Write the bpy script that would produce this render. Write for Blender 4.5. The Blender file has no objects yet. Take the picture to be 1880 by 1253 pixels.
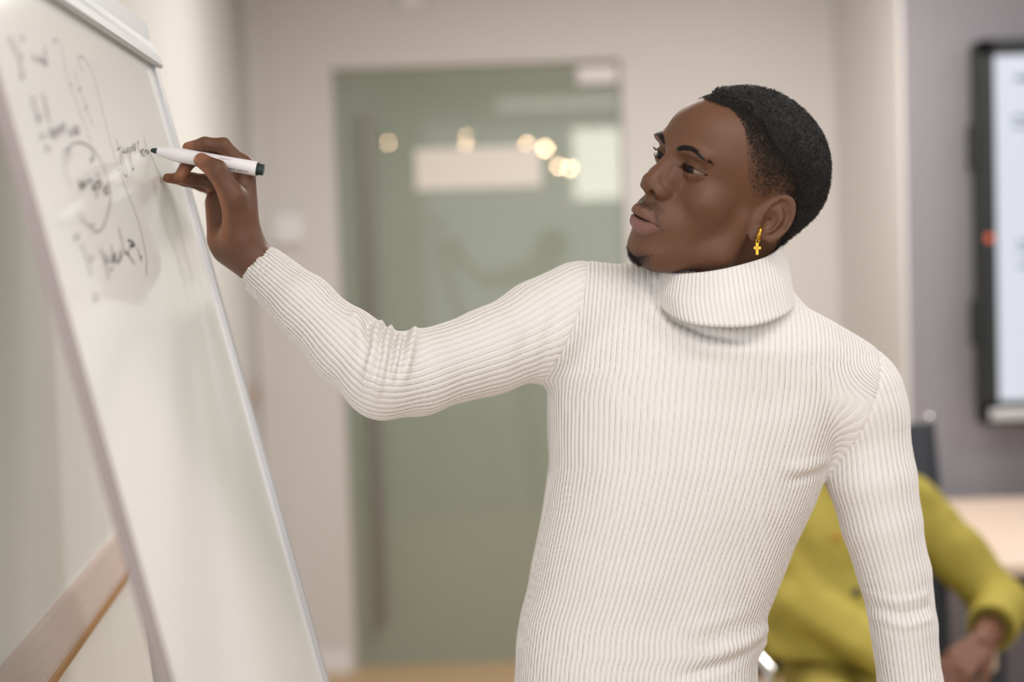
import bpy, math, random
import numpy as np
from mathutils import Matrix, Vector

random.seed(7)
rng = np.random.default_rng(7)
scene = bpy.context.scene
col = scene.collection

# ------------------------------------------------------------------ camera
FPX = 2611.0                       # focal length in pixels of the 1880 x 1253 frame
CAM_Z, PITCH, ROLL = 1.5, math.radians(3.2), math.radians(2.0)
RC = Matrix.Rotation(math.pi / 2 - PITCH, 3, 'X') @ Matrix.Rotation(-ROLL, 3, 'Z')
cam_data = bpy.data.cameras.new('camera')
cam = bpy.data.objects.new('camera', cam_data)
col.objects.link(cam)
cam_data.sensor_width = 36.0
cam_data.lens = 36.0 * FPX / 1880.0
cam_data.clip_start = 0.05
cam.matrix_world = Matrix.Translation((0, 0, CAM_Z)) @ RC.to_4x4()
cam_data.dof.use_dof = True
cam_data.dof.focus_distance = 1.60
cam_data.dof.aperture_fstop = 1.75
scene.camera = cam

# ------------------------------------------------------------------ world, lights, exposure
world = bpy.data.worlds.new('world')
scene.world = world
world.use_nodes = True
bg = world.node_tree.nodes['Background']
bg.inputs[0].default_value = (0.92, 0.95, 1.0, 1)
bg.inputs[1].default_value = 1.0
scene.view_settings.view_transform = 'Standard'
scene.view_settings.look = 'None'
scene.view_settings.exposure = 0.0
scene.view_settings.gamma = 1.0
scene.view_settings.use_curve_mapping = False
scene.cycles.use_denoising = True
scene.cycles.max_bounces = 8
scene.cycles.sample_clamp_indirect = 6.0


def area_light(name, loc, target, sx, sy, power, color):
    d = bpy.data.lights.new(name, 'AREA')
    d.shape = 'RECTANGLE'
    d.size, d.size_y, d.energy, d.color = sx, sy, power, color
    o = bpy.data.objects.new(name, d)
    col.objects.link(o)
    o.location = loc
    o.rotation_euler = (Vector(target) - Vector(loc)).to_track_quat('-Z', 'Y').to_euler()
    return o


# daylight of the long window side of the room, behind the camera
area_light('window_daylight', (-0.5, -2.3, 1.75), (0.0, 2.0, 1.35), 4.6, 1.9, 40, (1.0, 0.985, 0.975))
# ceiling panels out of view
area_light('unseen_ceiling_light', (0.55, 0.75, 2.56), (0.55, 0.75, 0), 1.2, 0.6, 12, (1.0, 0.97, 0.94))
area_light('unseen_ceiling_light', (0.55, 3.5, 2.56), (0.55, 3.5, 0), 1.2, 0.6, 38, (1.0, 0.955, 0.905))
area_light('unseen_ceiling_light', (2.2, 2.0, 2.56), (2.2, 2.0, 0), 1.2, 0.6, 28, (0.96, 0.97, 1.0))  # added fill, brightens the left wall from across the room
area_light('corridor_fill_light', (0.3, 7.2, 2.56), (0.3, 7.2, 0), 1.6, 0.6, 42, (1.0, 0.94, 0.86))  # added lamp, brightens the dim corridor behind the door glass

# ------------------------------------------------------------------ helpers
RCn = np.array(RC)
CAMn = np.array([0, 0, CAM_Z])


def C(px, py, d):
    """camera-aligned metric point (right, up, depth) seen at pixel px, py at depth d"""
    return np.array([(px - 940.0) / FPX * d, -(py - 626.5) / FPX * d, d])


def c2w(p):
    p = np.asarray(p, dtype=np.float64)
    q = p * np.array([1, 1, -1.0])
    return q @ RCn.T + CAMn


def ray(px, py):
    return RCn @ np.array([(px - 940.0) / FPX, -(py - 626.5) / FPX, -1.0])


def on_y(px, py, Y):
    d = ray(px, py)
    return CAMn + d * (Y / d[1])


def on_z(px, py, Z):
    d = ray(px, py)
    return CAMn + d * ((Z - CAM_Z) / d[2])


def link(name, mesh, material=None, parent=None):
    o = bpy.data.objects.new(name, mesh)
    col.objects.link(o)
    if material is not None and not mesh.materials:
        mesh.materials.append(material)
    if parent is not None:
        o.parent = parent
        o.matrix_parent_inverse = parent.matrix_basis.inverted()
    return o


def tag(o, label=None, cat=None, group=None, kind=None):
    if label: o['label'] = label
    if cat: o['category'] = cat
    if group: o['group'] = group
    if kind: o['kind'] = kind
    return o


def empty(name, loc=(0, 0, 0)):
    o = bpy.data.objects.new(name, None)
    o.location = loc
    o.empty_display_size = 0.05
    col.objects.link(o)
    return o


def np_mesh(name, verts, faces, smooth=True):
    """verts (n,3), faces (m,k) with one k"""
    verts = np.ascontiguousarray(verts, dtype=np.float32)
    faces = np.ascontiguousarray(faces, dtype=np.int32)
    me = bpy.data.meshes.new(name)
    m, k = faces.shape
    me.vertices.add(len(verts)); me.vertices.foreach_set('co', verts.ravel())
    me.loops.add(m * k); me.loops.foreach_set('vertex_index', faces.ravel())
    me.polygons.add(m)
    me.polygons.foreach_set('loop_start', np.arange(0, m * k, k, dtype=np.int32))
    me.update(calc_edges=True)
    me.validate()
    if smooth:
        me.polygons.foreach_set('use_smooth', np.ones(len(me.polygons), dtype=bool))
    return me


class MB:
    """collects boxes, tubes, prisms and lathes; build() links them as ONE mesh object"""
    def __init__(self):
        self.v, self.f = [], []

    def add(self, v, f):
        b = len(self.v)
        self.v += [tuple(map(float, p)) for p in v]
        self.f += [tuple(i + b for i in q) for q in f]
        return self

    def box(self, a, b, M=None, bev=0.0):
        (x0, y0, z0), (x1, y1, z1) = a, b
        if bev <= 0:
            v = [(x, y, z) for z in (z0, z1) for y in (y0, y1) for x in (x0, x1)]
            f = [(0, 2, 3, 1), (4, 5, 7, 6), (0, 1, 5, 4), (2, 6, 7, 3), (0, 4, 6, 2), (1, 3, 7, 5)]
        else:
            import bmesh
            bm = bmesh.new()
            bmesh.ops.create_cube(bm, size=1)
            for q in bm.verts:
                q.co = ((x0 + x1) / 2 + q.co.x * (x1 - x0), (y0 + y1) / 2 + q.co.y * (y1 - y0), (z0 + z1) / 2 + q.co.z * (z1 - z0))
            bmesh.ops.bevel(bm, geom=bm.edges[:], offset=bev, segments=2, affect='EDGES', profile=0.5)
            bm.verts.index_update()
            v = [tuple(q.co) for q in bm.verts]
            f = [tuple(q.index for q in fc.verts) for fc in bm.faces]
            bm.free()
        if M is not None:
            v = [tuple(M @ Vector(p)) for p in v]
        return self.add(v, f)

    def prism(self, outline, vec, M=None):
        """closed polygon outline (3-d points) extruded along vec"""
        n = len(outline)
        v = [tuple(p) for p in outline] + [tuple(np.array(p) + np.array(vec)) for p in outline]
        f = [tuple(range(n))[::-1], tuple(range(n, 2 * n))] + [(i, (i + 1) % n, n + (i + 1) % n, n + i) for i in range(n)]
        if M is not None:
            v = [tuple(M @ Vector(p)) for p in v]
        return self.add(v, f)

    def tube(self, pts, r, n=12, cap=True):
        pts = [Vector(p) for p in pts]
        rs = r if hasattr(r, '__len__') else [r] * len(pts)
        v, f = [], []
        up = None
        for i, p in enumerate(pts):
            t = (pts[min(i + 1, len(pts) - 1)] - pts[max(i - 1, 0)]).normalized()
            if up is None:
                up = t.orthogonal().normalized()
            up = (up - t * up.dot(t)).normalized()
            b = t.cross(up)
            for k in range(n):
                a = 2 * math.pi * k / n
                v.append(p + (up * math.cos(a) + b * math.sin(a)) * rs[i])
        for i in range(len(pts) - 1):
            for k in range(n):
                f.append((i * n + k, i * n + (k + 1) % n, (i + 1) * n + (k + 1) % n, (i + 1) * n + k))
        if cap:
            f.append(tuple(range(n))[::-1])
            f.append(tuple(range((len(pts) - 1) * n, len(pts) * n)))
        return self.add(v, f)

    def build(self, name, material=None, parent=None, smooth=False, angle=35):
        me = bpy.data.meshes.new(name)
        me.from_pydata(self.v, [], self.f)
        me.update()
        if smooth:
            me.polygons.foreach_set('use_smooth', np.ones(len(me.polygons), dtype=bool))
            try:
                me.set_sharp_from_angle(angle=math.radians(angle))
            except Exception:
                pass
        return link(name, me, material, parent)


# ------------------------------------------------------------------ materials
def srgb(r, g, b):
    def l(c):
        c /= 255.0
        return c / 12.92 if c <= 0.04045 else ((c + 0.055) / 1.055) ** 2.4
    return (l(r), l(g), l(b), 1.0)


def mat(name, color, rough=0.5, metal=0.0, spec=0.5, noise=0.0, nscale=20.0, bump=0.0, bscale=200.0, emit=None, estr=0.0, stretch=None, coat=0.0):
    m = bpy.data.materials.new(name)
    m.use_nodes = True
    nt = m.node_tree
    b = nt.nodes['Principled BSDF']
    b.inputs['Base Color'].default_value = color
    b.inputs['Roughness'].default_value = rough
    b.inputs['Metallic'].default_value = metal
    b.inputs['Specular IOR Level'].default_value = spec
    b.inputs['Coat Weight'].default_value = coat
    tc = nt.nodes.new('ShaderNodeTexCoord')
    src = tc.outputs['Object']
    if stretch:
        mp = nt.nodes.new('ShaderNodeMapping')
        mp.inputs['Scale'].default_value = stretch
        nt.links.new(src, mp.inputs[0]); src = mp.outputs[0]
    if noise > 0:
        n = nt.nodes.new('ShaderNodeTexNoise')
        n.inputs['Scale'].default_value = nscale
        n.inputs['Detail'].default_value = 5
        nt.links.new(src, n.inputs['Vector'])
        mx = nt.nodes.new('ShaderNodeMix'); mx.data_type = 'RGBA'
        mx.inputs[6].default_value = tuple(c * (1 - noise) for c in color[:3]) + (1,)
        mx.inputs[7].default_value = tuple(min(1, c * (1 + noise)) for c in color[:3]) + (1,)
        nt.links.new(n.outputs['Fac'], mx.inputs[0])
        nt.links.new(mx.outputs[2], b.inputs['Base Color'])
    if bump > 0:
        n2 = nt.nodes.new('ShaderNodeTexNoise')
        n2.inputs['Scale'].default_value = bscale
        n2.inputs['Detail'].default_value = 4
        nt.links.new(src, n2.inputs['Vector'])
        bp = nt.nodes.new('ShaderNodeBump')
        bp.inputs['Strength'].default_value = bump
        bp.inputs['Distance'].default_value = 0.002
        nt.links.new(n2.outputs['Fac'], bp.inputs['Height'])
        nt.links.new(bp.outputs[0], b.inputs['Normal'])
    if emit:
        b.inputs['Emission Color'].default_value = emit
        b.inputs['Emission Strength'].default_value = estr
    return m


def glass_mat(name, tint, body, frost=0.5, gloss=0.06, rough=0.03):
    """tinted door glass: part clear, part frosted film, a little mirror reflection"""
    m = bpy.data.materials.new(name)
    m.use_nodes = True
    nt = m.node_tree
    nt.nodes.remove(nt.nodes['Principled BSDF'])
    out = nt.nodes['Material Output']
    t = nt.nodes.new('ShaderNodeBsdfTransparent'); t.inputs[0].default_value = tint
    d = nt.nodes.new('ShaderNodeBsdfDiffuse'); d.inputs[0].default_value = body
    g = nt.nodes.new('ShaderNodeBsdfGlossy'); g.inputs[0].default_value = (0.85, 0.88, 0.86, 1); g.inputs['Roughness'].default_value = rough
    m1 = nt.nodes.new('ShaderNodeMixShader'); m1.inputs[0].default_value = frost
    nt.links.new(t.outputs[0], m1.inputs[1]); nt.links.new(d.outputs[0], m1.inputs[2])
    mx = nt.nodes.new('ShaderNodeMixShader'); mx.inputs[0].default_value = gloss
    nt.links.new(m1.outputs[0], mx.inputs[1]); nt.links.new(g.outputs[0], mx.inputs[2])
    nt.links.new(mx.outputs[0], out.inputs[0])
    return m


M = {}
M['wall'] = mat('wall_paint', srgb(216, 212, 210), 0.75, bump=0.05)
M['wall_grey'] = mat('shaded_wall_grey', srgb(140, 137, 143), 0.75, bump=0.05)  # weak grazing light on the display wall is put into this darker grey
M['ceiling'] = mat('ceiling_paint', srgb(235, 232, 226), 0.8)
M['floor'] = mat('floor_wood', srgb(196, 168, 132), 0.45, noise=0.15, nscale=6, stretch=(1, 12, 1))
M['panel'] = mat('white_wall_panel', srgb(238, 239, 236), 0.35)
M['rail_wood'] = mat('rail_wood', srgb(212, 194, 185), 0.45, noise=0.10, nscale=8, stretch=(14, 1, 14))
M['rail_edge'] = mat('rail_edge_wood', srgb(176, 130, 78), 0.45, noise=0.12, nscale=8, stretch=(14, 1, 14))
M['board'] = mat('whiteboard_enamel', srgb(238, 240, 239), 0.1, spec=0.5)
M['alu'] = mat('satin_aluminium', srgb(205, 205, 206), 0.32, metal=0.55)
M['alu_dark'] = mat('brown_grey_aluminium', srgb(158, 146, 145), 0.5, metal=0.2)
M['white_plastic'] = mat('white_plastic', srgb(236, 234, 236), 0.4)
M['clamp'] = mat('clamp_plastic', srgb(206, 211, 215), 0.5)
M['ink'] = mat('marker_ink', srgb(52, 44, 56), 0.5)
M['ink_faded'] = mat('faded_marker_ink', srgb(146, 138, 148), 0.5)
M['black'] = mat('black_plastic', srgb(26, 30, 30), 0.45)
M['green_black'] = mat('dark_green_plastic', srgb(14, 42, 36), 0.4)
M['glass_door'] = glass_mat('green_glass', srgb(214, 214, 206), srgb(176, 186, 174), 0.60, 0.035)
M['steel'] = mat('brushed_steel', srgb(150, 142, 138), 0.35, metal=0.7)
M['chrome'] = mat('chrome', srgb(225, 225, 228), 0.08, metal=1.0)
M['sign'] = mat('sign_paper', srgb(236, 230, 222), 0.6)
M['corridor'] = mat('corridor_paint', srgb(158, 158, 138), 0.8)
M['bulb'] = mat('lamp_bulb', (1, 0.85, 0.6, 1), 0.5, emit=(1.0, 0.68, 0.45, 1), estr=260)
M['screen'] = mat('lit_screen', srgb(20, 20, 22), 0.3, emit=srgb(232, 236, 246), estr=0.86)
M['screen_text'] = mat('screen_text', srgb(30, 30, 30), 0.4, emit=srgb(150, 160, 170), estr=0.55)
M['led'] = mat('red_led', srgb(200, 90, 60), 0.4, emit=srgb(210, 90, 50), estr=0.6)
M['reflected_window'] = mat('reflected_window_glow', srgb(230, 235, 235), 0.5, emit=srgb(232, 232, 232), estr=8.0)  # glow copies a window mirrored in the door glass
M['table'] = mat('table_laminate', srgb(226, 204, 186), 0.4, noise=0.05, nscale=8, stretch=(1, 14, 1))
M['mesh_black'] = mat('black_mesh_fabric', srgb(52, 56, 64), 0.7)
M['gold'] = mat('gold', srgb(206, 160, 60), 0.3, metal=1.0)
M['silver'] = mat('silver', srgb(230, 230, 232), 0.2, metal=1.0)

# ------------------------------------------------------------------ setting
YB, YT, ZC = 5.2, 4.35, 2.62         # door wall, display wall, ceiling height
XR, XS = 3.6, 1.215                  # right end, side face of the display wall's projection


def structure(mb, name, m, parent=None, smooth=False):
    o = mb.build(name, m, parent, smooth)
    if parent is None:
        o['kind'] = 'structure'
    return o


structure(MB().box((-4.5, -4, -0.05), (XR, 9.5, 0)), 'floor', M['floor'])
structure(MB().box((-4.5, -0.2, ZC), (XR, 9.5, ZC + 0.05)), 'ceiling', M['ceiling'])
DX0, DX1, DZ1 = -0.622, 0.428, 2.218   # door opening
wb = MB()
wb.box((-1.4, YB, 0), (DX0, YB + 0.12, ZC)).box((DX1, YB, 0), (XS + 0.1, YB + 0.12, ZC)).box((DX0, YB, DZ1), (DX1, YB + 0.12, ZC))
structure(wb, 'wall_back', M['wall'])
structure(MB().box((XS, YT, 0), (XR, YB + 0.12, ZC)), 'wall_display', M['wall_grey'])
structure(MB().box((XS - 0.012, YT, 0), (XS, YB, ZC)), 'wall_side', M['wall'])
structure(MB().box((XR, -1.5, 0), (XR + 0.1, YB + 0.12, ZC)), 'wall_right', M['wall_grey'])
bb = MB().box((-1.0, YB - 0.014, 0), (DX0 - 0.02, YB, 0.075), bev=0.003)
structure(bb, 'baseboard_back', M['white_plastic'])
structure(MB().box((DX1 + 0.02, YB - 0.014, 0), (XS, YB, 0.075), bev=0.003), 'baseboard_side', M['white_plastic'])
structure(MB().box((-0.93, YB - 0.02, 0.075), (-0.86, YB, ZC - 0.001), bev=0.004), 'trim_1', M['wall'])

# left wall: white panels with open joints and a wooden chair rail; it runs 6.5 degrees off the camera axis
cx0, cy0 = -0.965, YB
ang = math.atan2(0.114, 1.0)
ML = Matrix.Translation((cx0, cy0, 0)) @ Matrix.Rotation(ang, 4, 'Z')     # local -Y runs towards the camera, +X into the room
wl = MB().box((-0.12, -3.95, 0), (-0.014, 0.1, ZC), ML)
wall_left = structure(wl, 'wall_left', M['panel'])
edges = [0.0, 0.95, 1.75, 2.35, 2.84, 3.15, 3.95]
for a, b in zip(edges[:-1], edges[1:]):
    structure(MB().box((-0.016, -b + 0.002, 0.0), (0, -a - 0.002, ZC - 0.002), ML, bev=0.0015), 'panel', M['panel'], wall_left)
rail = MB().box((0, -3.94, 1.055), (0.004, -0.02, 1.10), ML)
rail = structure(rail, 'trim_2', M['rail_wood'])
redge = [0.02, 1.2, 2.2, 2.97, 3.94]
for a, b in zip(redge[:-1], redge[1:]):
    pr = [(0.0, 0, 1.052), (0.022, 0, 1.052), (0.022, 0, 1.060), (0.010, 0, 1.104), (0.0, 0, 1.104)]
    structure(MB().prism([(x, -a - 0.0008, z) for x, _, z in pr], (0, -(b - a) + 0.0016, 0), ML), 'rail_board', M['rail_wood'], rail)
    structure(MB().box((0.0005, -b, 1.040), (0.0245, -a, 1.0518), ML, bev=0.002), 'rail_lip', M['rail_edge'], rail)

# glass door
door = MB().box((DX0 + 0.006, YB + 0.03, 0.012), (DX1 - 0.006, YB + 0.042, DZ1 - 0.006))
door = tag(door.build('door_1', M['glass_door']), kind='structure')
dh = MB()
dh.tube([(-0.515, YB - 0.03, 0.17), (-0.500, YB - 0.03, 2.06)], 0.016, 16)
for z in (0.42, 1.8):
    dh.tube([(-0.51, YB - 0.03, z), (-0.51, YB + 0.04, z)], 0.01, 10)
dh.build('pull_handle', M['steel'], door, True)
for z in (0.012, DZ1 - 0.085):
    MB().box((DX1 - 0.16, YB + 0.022, z), (DX1 - 0.008, YB + 0.05, z + 0.07), bev=0.003).build('patch_hinge', M['steel'], door)
sg = MB().box((-0.332, YB + 0.0255, 1.772), (0.128, YB + 0.0295, 1.922), bev=0.001)
tag(sg.build('door_sign', M['sign']), 'blank white paper sign stuck on the green glass door', 'sign')

# corridor behind the glass
structure(MB().box((-3.2, 8.6, 0), (3.2, 8.7, ZC)), 'wall_corridor', M['corridor'])
structure(MB().box((-3.3, YB + 0.12, 0), (-3.2, 8.7, ZC)), 'wall_corridor_end', M['corridor'])
structure(MB().box((3.2, YB + 0.12, 0), (3.3, 8.7, ZC)), 'wall_corridor_far', M['corridor'])
w2 = on_y(1052, 238, 8.55); w3 = on_y(1175, 362, 8.55)  # glowing pane and frame stand in for a window's reflection in the door
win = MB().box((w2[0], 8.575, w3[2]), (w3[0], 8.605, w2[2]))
win = tag(win.build('window_reflection', M['reflected_window']), kind='structure')
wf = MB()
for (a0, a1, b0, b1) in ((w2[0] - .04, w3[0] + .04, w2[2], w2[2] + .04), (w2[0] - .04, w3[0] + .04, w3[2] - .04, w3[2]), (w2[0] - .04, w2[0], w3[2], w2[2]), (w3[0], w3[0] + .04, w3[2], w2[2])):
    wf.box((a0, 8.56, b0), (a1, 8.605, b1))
wf.build('reflection_frame', M['white_plastic'], win)
for k, (px, py, Y, e) in enumerate([(713, 262, 8.0, 0), (855, 272, 7.6, 1), (856, 252, 8.2, 0), (968, 266, 8.0, 1), (1001, 273, 7.4, 2), (1026, 306, 7.8, 1), (1046, 309, 7.9, 1)]):
    p = on_y(px, py, Y)
    lamp = empty('pendant_lamp', (p[0], Y, ZC))
    tag(lamp, 'small glowing bulb pendant hanging in the corridor behind glass door', 'lamp', 'pendant bulbs seen through the glass door')
    MB().tube([(p[0], Y, p[2] + 0.03), (p[0], Y, ZC)], 0.002, 6).build('cord', M['black'], lamp)
    MB().tube([(p[0], Y, p[2] + 0.012), (p[0], Y, p[2] + 0.035)], [0.006, 0.006], 10).build('socket', M['black'], lamp)
    rb = (0.007, 0.011, 0.013)[e]
    MB().tube([(p[0], Y, p[2] - rb + 2 * rb * t) for t in (0, .1, .3, .5, .7, .9, 1)], [rb * 2 * math.sqrt(max(t * (1 - t), 0.002)) for t in (0, .1, .3, .5, .7, .9, 1)], 12).build('bulb', M['bulb'], lamp, True)

# fittings on the door wall
sw = empty('switch_panel', (-0.80, YB, 1.64))
tag(sw, 'square white switch panel on the wall beside the glass door', 'switch')
MB().box((-0.856, YB - 0.03, 1.592), (-0.745, YB, 1.70), bev=0.004).build('housing', M['white_plastic'], sw)
MB().box((-0.845, YB - 0.034, 1.605), (-0.803, YB - 0.029, 1.69), bev=0.002).build('rocker', M['white_plastic'], sw)
MB().box((-0.798, YB - 0.034, 1.605), (-0.756, YB - 0.029, 1.69), bev=0.002).build('rocker', M['white_plastic'], sw)
ms = empty('motion_sensor', (-0.32, YB, 2.44))
tag(ms, 'small white motion sensor high on the wall above the door', 'sensor')
MB().box((-0.362, YB - 0.045, 2.425), (-0.282, YB, 2.52), bev=0.008).build('housing', M['white_plastic'], ms)
MB().tube([(-0.322, YB - 0.043, 2.45), (-0.322, YB - 0.058, 2.45)], [0.022, 0.012], 16).build('lens', M['white_plastic'], ms, True)
pt = on_y(455, 715, YB)
hk = empty('wall_hook', (pt[0], YB, pt[2]))
tag(hk, 'small brown hook on the wall behind the whiteboard edge', 'hook')
MB().tube([(pt[0], YB, pt[2]), (pt[0], YB - 0.012, pt[2])], 0.017, 14).build('plate', M['rail_edge'], hk, True)
MB().tube([(pt[0], YB - .01, pt[2]), (pt[0], YB - 0.035, pt[2]), (pt[0], YB - 0.04, pt[2] + .015)], 0.006, 10).build('peg', M['rail_edge'], hk, True)

# ------------------------------------------------------------------ wall display
TX0, TX1, TZ0, TZ1, TYF = 1.386, 3.20, 0.962, 2.103, 4.19
tv = empty('wall_display', (TX0, YT, TZ0))
tag(tv, 'large interactive wall display with thick black bezel and lit white screen', 'display')
fr = MB()
fr.box((TX0, TYF + 0.01, TZ0), (TX1, TYF + 0.09, TZ1), bev=0.02)
fr.build('housing', M['black'], tv)
bz = 0.052
fz = MB()
fz.box((TX0 + 0.004, TYF, TZ1 - bz), (TX1 - .004, TYF + 0.02, TZ1 - .004), bev=.006)
fz.box((TX0 + 0.004, TYF, TZ0 + .004), (TX1 - .004, TYF + 0.02, TZ0 + bz * 1.45), bev=.006)
fz.box((TX0 + 0.004, TYF, TZ0 + .004), (TX0 + bz, TYF + 0.02, TZ1 - .004), bev=.006)
fz.box((TX1 - bz, TYF, TZ0 + .004), (TX1 - .004, TYF + 0.02, TZ1 - .004), bev=.006)
fz.build('bezel', M['black'], tv)
scr = MB().box((TX0 + bz, TYF + 0.006, TZ0 + bz * 1.4), (TX1 - bz, TYF + 0.012, TZ1 - bz)).build('screen', M['screen'], tv)
for z, x0, x1, h in ((1.975, .06, .42, .016), (1.865, .05, .55, .010), (1.84, .05, .6, .010), (1.50, .06, .5, .010), (1.475, .06, .56, .010), (1.43, .06, .4, .010)):
    MB().box((TX0 + bz + x0, TYF + .0045, z), (TX0 + bz + x1, TYF + .0065, z + h)).build('text_line', M['screen_text'], scr)
MB().box((TX0 + .02, TYF - .006, TZ0 + .018), (TX0 + .9, TYF + .004, TZ0 + .052), bev=.004).build('button_strip', M['alu'], tv)
MB().tube([(TX0 + .028, TYF + .002, 1.52), (TX0 + .028, TYF - .004, 1.52)], .011, 12).build('indicator_lamp', M['led'], tv)
for z in (1.72, 1.20):
    MB().box((TX0 - .016, TYF + .02, z), (TX0 + .01, TYF + .07, z + .14), bev=.008).build('side_bracket', M['black'], tv)
MB().box((TX0 + .5, TYF + .088, 1.3), (TX1 - .5, YT - .001, 1.8)).build('wall_mount', M['black'], tv)

# ------------------------------------------------------------------ table
tb = empty('meeting_table', (1.9, 3.75, 0))
tag(tb, 'pale wood meeting table with dark apron under the wall display', 'table')
MB().box((1.02, 3.30, .722), (3.2, 4.18, .75), bev=.003).build('tabletop', M['table'], tb)
MB().box((1.10, 3.36, .63), (3.12, 3.385, .7215)).build('apron', M['mesh_black'], tb)
MB().box((1.10, 4.09, .63), (3.12, 4.115, .7215)).build('apron', M['mesh_black'], tb)
for x in (1.12, 3.06):
    for y in (3.39, 4.04):
        MB().box((x, y, 0), (x + .05, y + .05, .7215), bev=.003).build('leg', M['mesh_black'], tb)

#SECTION_BOARD
# ------------------------------------------------------------------ easel whiteboard
YF, BW = 1.79, 0.68
Ft, Fb = on_y(279, 120, YF), on_y(596, 1253, YF)
bu = (Ft - Fb) / np.linalg.norm(Ft - Fb)                       # up along the leaning board
bh = np.array([0.03, -1.0, 0.0]); bh /= np.linalg.norm(bh)      # along the board towards the camera
bh = bh - bu * bh.dot(bu); bh /= np.linalg.norm(bh)
bn = np.cross(bu, bh); bn /= np.linalg.norm(bn)
if bn[0] < 0: bn = -bn                                          # out of the writing side
BL = 1.02


def bp(s, t, o=0.0):
    """point on the board: s towards the camera from the far edge, t down from the top edge, o out of it"""
    return Ft + bh * s - bu * t + bn * o


def px_board(px, py, o=0.0012):
    d = ray(px, py)
    k = (Ft + bn * o - CAMn).dot(bn) / d.dot(bn)
    return CAMn + d * k


def bbox(mb, s0, s1, t0, t1, o0, o1, bev=0.0):
    Mx = Matrix(((bh[0], -bu[0], bn[0], Ft[0]), (bh[1], -bu[1], bn[1], Ft[1]), (bh[2], -bu[2], bn[2], Ft[2]), (0, 0, 0, 1)))
    return mb.box((s0, t0, o0), (s1, t1, o1), Mx, bev)


ez = empty('easel_whiteboard', tuple(bp(BW / 2, BL + .75)))
ez.location.z = 0
tag(ez, 'tall white flipchart easel board with aluminium frame and faint handwriting', 'whiteboard')
board = bbox(MB(), 0.006, BW - 0.006, 0.0, BL, -0.006, 0.0).build('board_panel', M['board'], ez)
fm = M['alu']
bbox(MB(), -0.004, 0.006, -0.02, BL, -0.018, 0.006, .002).build('frame_rail', M['alu'], ez)
bbox(MB(), -0.013, -0.005, -0.02, BL, -0.020, -0.004, .002).build('frame_rail', M['alu'], ez)
bbox(MB(), BW - 0.006, BW + 0.003, -0.02, BL, -0.007, 0.003, .001).build('frame_rail', M['alu_dark'], ez)
bbox(MB(), -0.004, BW + .014, BL, BL + .02, -0.02, 0.006, .003).build('frame_rail', M['alu'], ez)
# paper clamp along the top: a ledge with a rolled lip
def clamp_profile(s):
    pr = [(-.060, -.024), (-.063, -.004), (-.054, .006), (-.030, .004), (-.020, .006), (-.008, .011), (.002, .011), (.004, .007), (.0005, .0015), (-.001, -.024)]
    return [bp(s, t, o) for t, o in pr]
MB().prism(clamp_profile(-0.010), bh * (BW + 0.03)).build('clamp_bar', M['clamp'], ez)
MB().prism(clamp_profile(-0.016), bh * 0.0055).build('clamp_end_cap', M['white_plastic'], ez)
# pen tray, legs, knobs
bbox(MB(), 0.02, BW - .02, BL + .021, BL + .035, -0.02, 0.07, .003).build('pen_tray', M['alu'], ez)
for s in (0.03, BW - .30):
    tl = (bp(0, BL + .02)[2] - 0.0) / bu[2]
    bbox(MB(), s, s + .022, 0.1, BL + .02 + tl - .004, -0.045, -0.021, .003).build('leg', M['alu'], ez)
top = bp(BW * .3, 0.12, -.05)
MB().tube([top, (top[0] + .06, top[1] + .22, .0105)], .011, 12).build('leg', M['alu'], ez, True)
kp = px_board(537, 1048, 0) - bn * .006
kb = MB()
kb.tube([kp - bh * .008, kp - bh * .040], .004, 10)
for sg2 in (-1, 1):
    kb.tube([kp - bh * .034, kp - bh * .040 + bu * sg2 * .012, kp - bh * .042 + bu * sg2 * .016], [.005, .0062, .004], 12)
kb.build('clamp_knob', M['green_black'], ez, True)


def ribbon(mb, pts, w):
    """flat ink stroke of width w through world points lying on the board"""
    pts = [np.asarray(p) for p in pts]
    # resample with Catmull-Rom for smooth handwriting
    out = []
    n = len(pts)
    for i in range(n - 1):
        p0, p1, p2, p3 = pts[max(i - 1, 0)], pts[i], pts[i + 1], pts[min(i + 2, n - 1)]
        for t in np.linspace(0, 1, 5)[:-1]:
            out.append(0.5 * ((2 * p1) + (-p0 + p2) * t + (2 * p0 - 5 * p1 + 4 * p2 - p3) * t * t + (-p0 + 3 * p1 - 3 * p2 + p3) * t ** 3))
    out.append(pts[-1])
    v, f = [], []
    for i, p in enumerate(out):
        t = out[min(i + 1, len(out) - 1)] - out[max(i - 1, 0)]
        t = t / (np.linalg.norm(t) + 1e-9)
        s = np.cross(bn, t) * w / 2
        v += [p + s, p - s]
    for i in range(len(out) - 1):
        f.append((2 * i, 2 * i + 1, 2 * i + 3, 2 * i + 2))
    mb.add(v, f)


def strokes(name, lines, w, m):
    mb = MB()
    for ln in lines:
        ribbon(mb, [px_board(x, y) for x, y in ln], w)
    o = mb.build(name, m, board)
    o['kind'] = 'stuff'
    return o


def Z4(l):   # points measured in the 320 x 320 corner view, 3.916 times enlarged
    return [(x / 3.916, y / 3.916) for x, y in l]


def Z5(l):   # points measured in the 280 x 360 view from (50, 220), 3.482 times enlarged
    return [(50 + x / 3.482, 220 + y / 3.482) for x, y in l]


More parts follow.
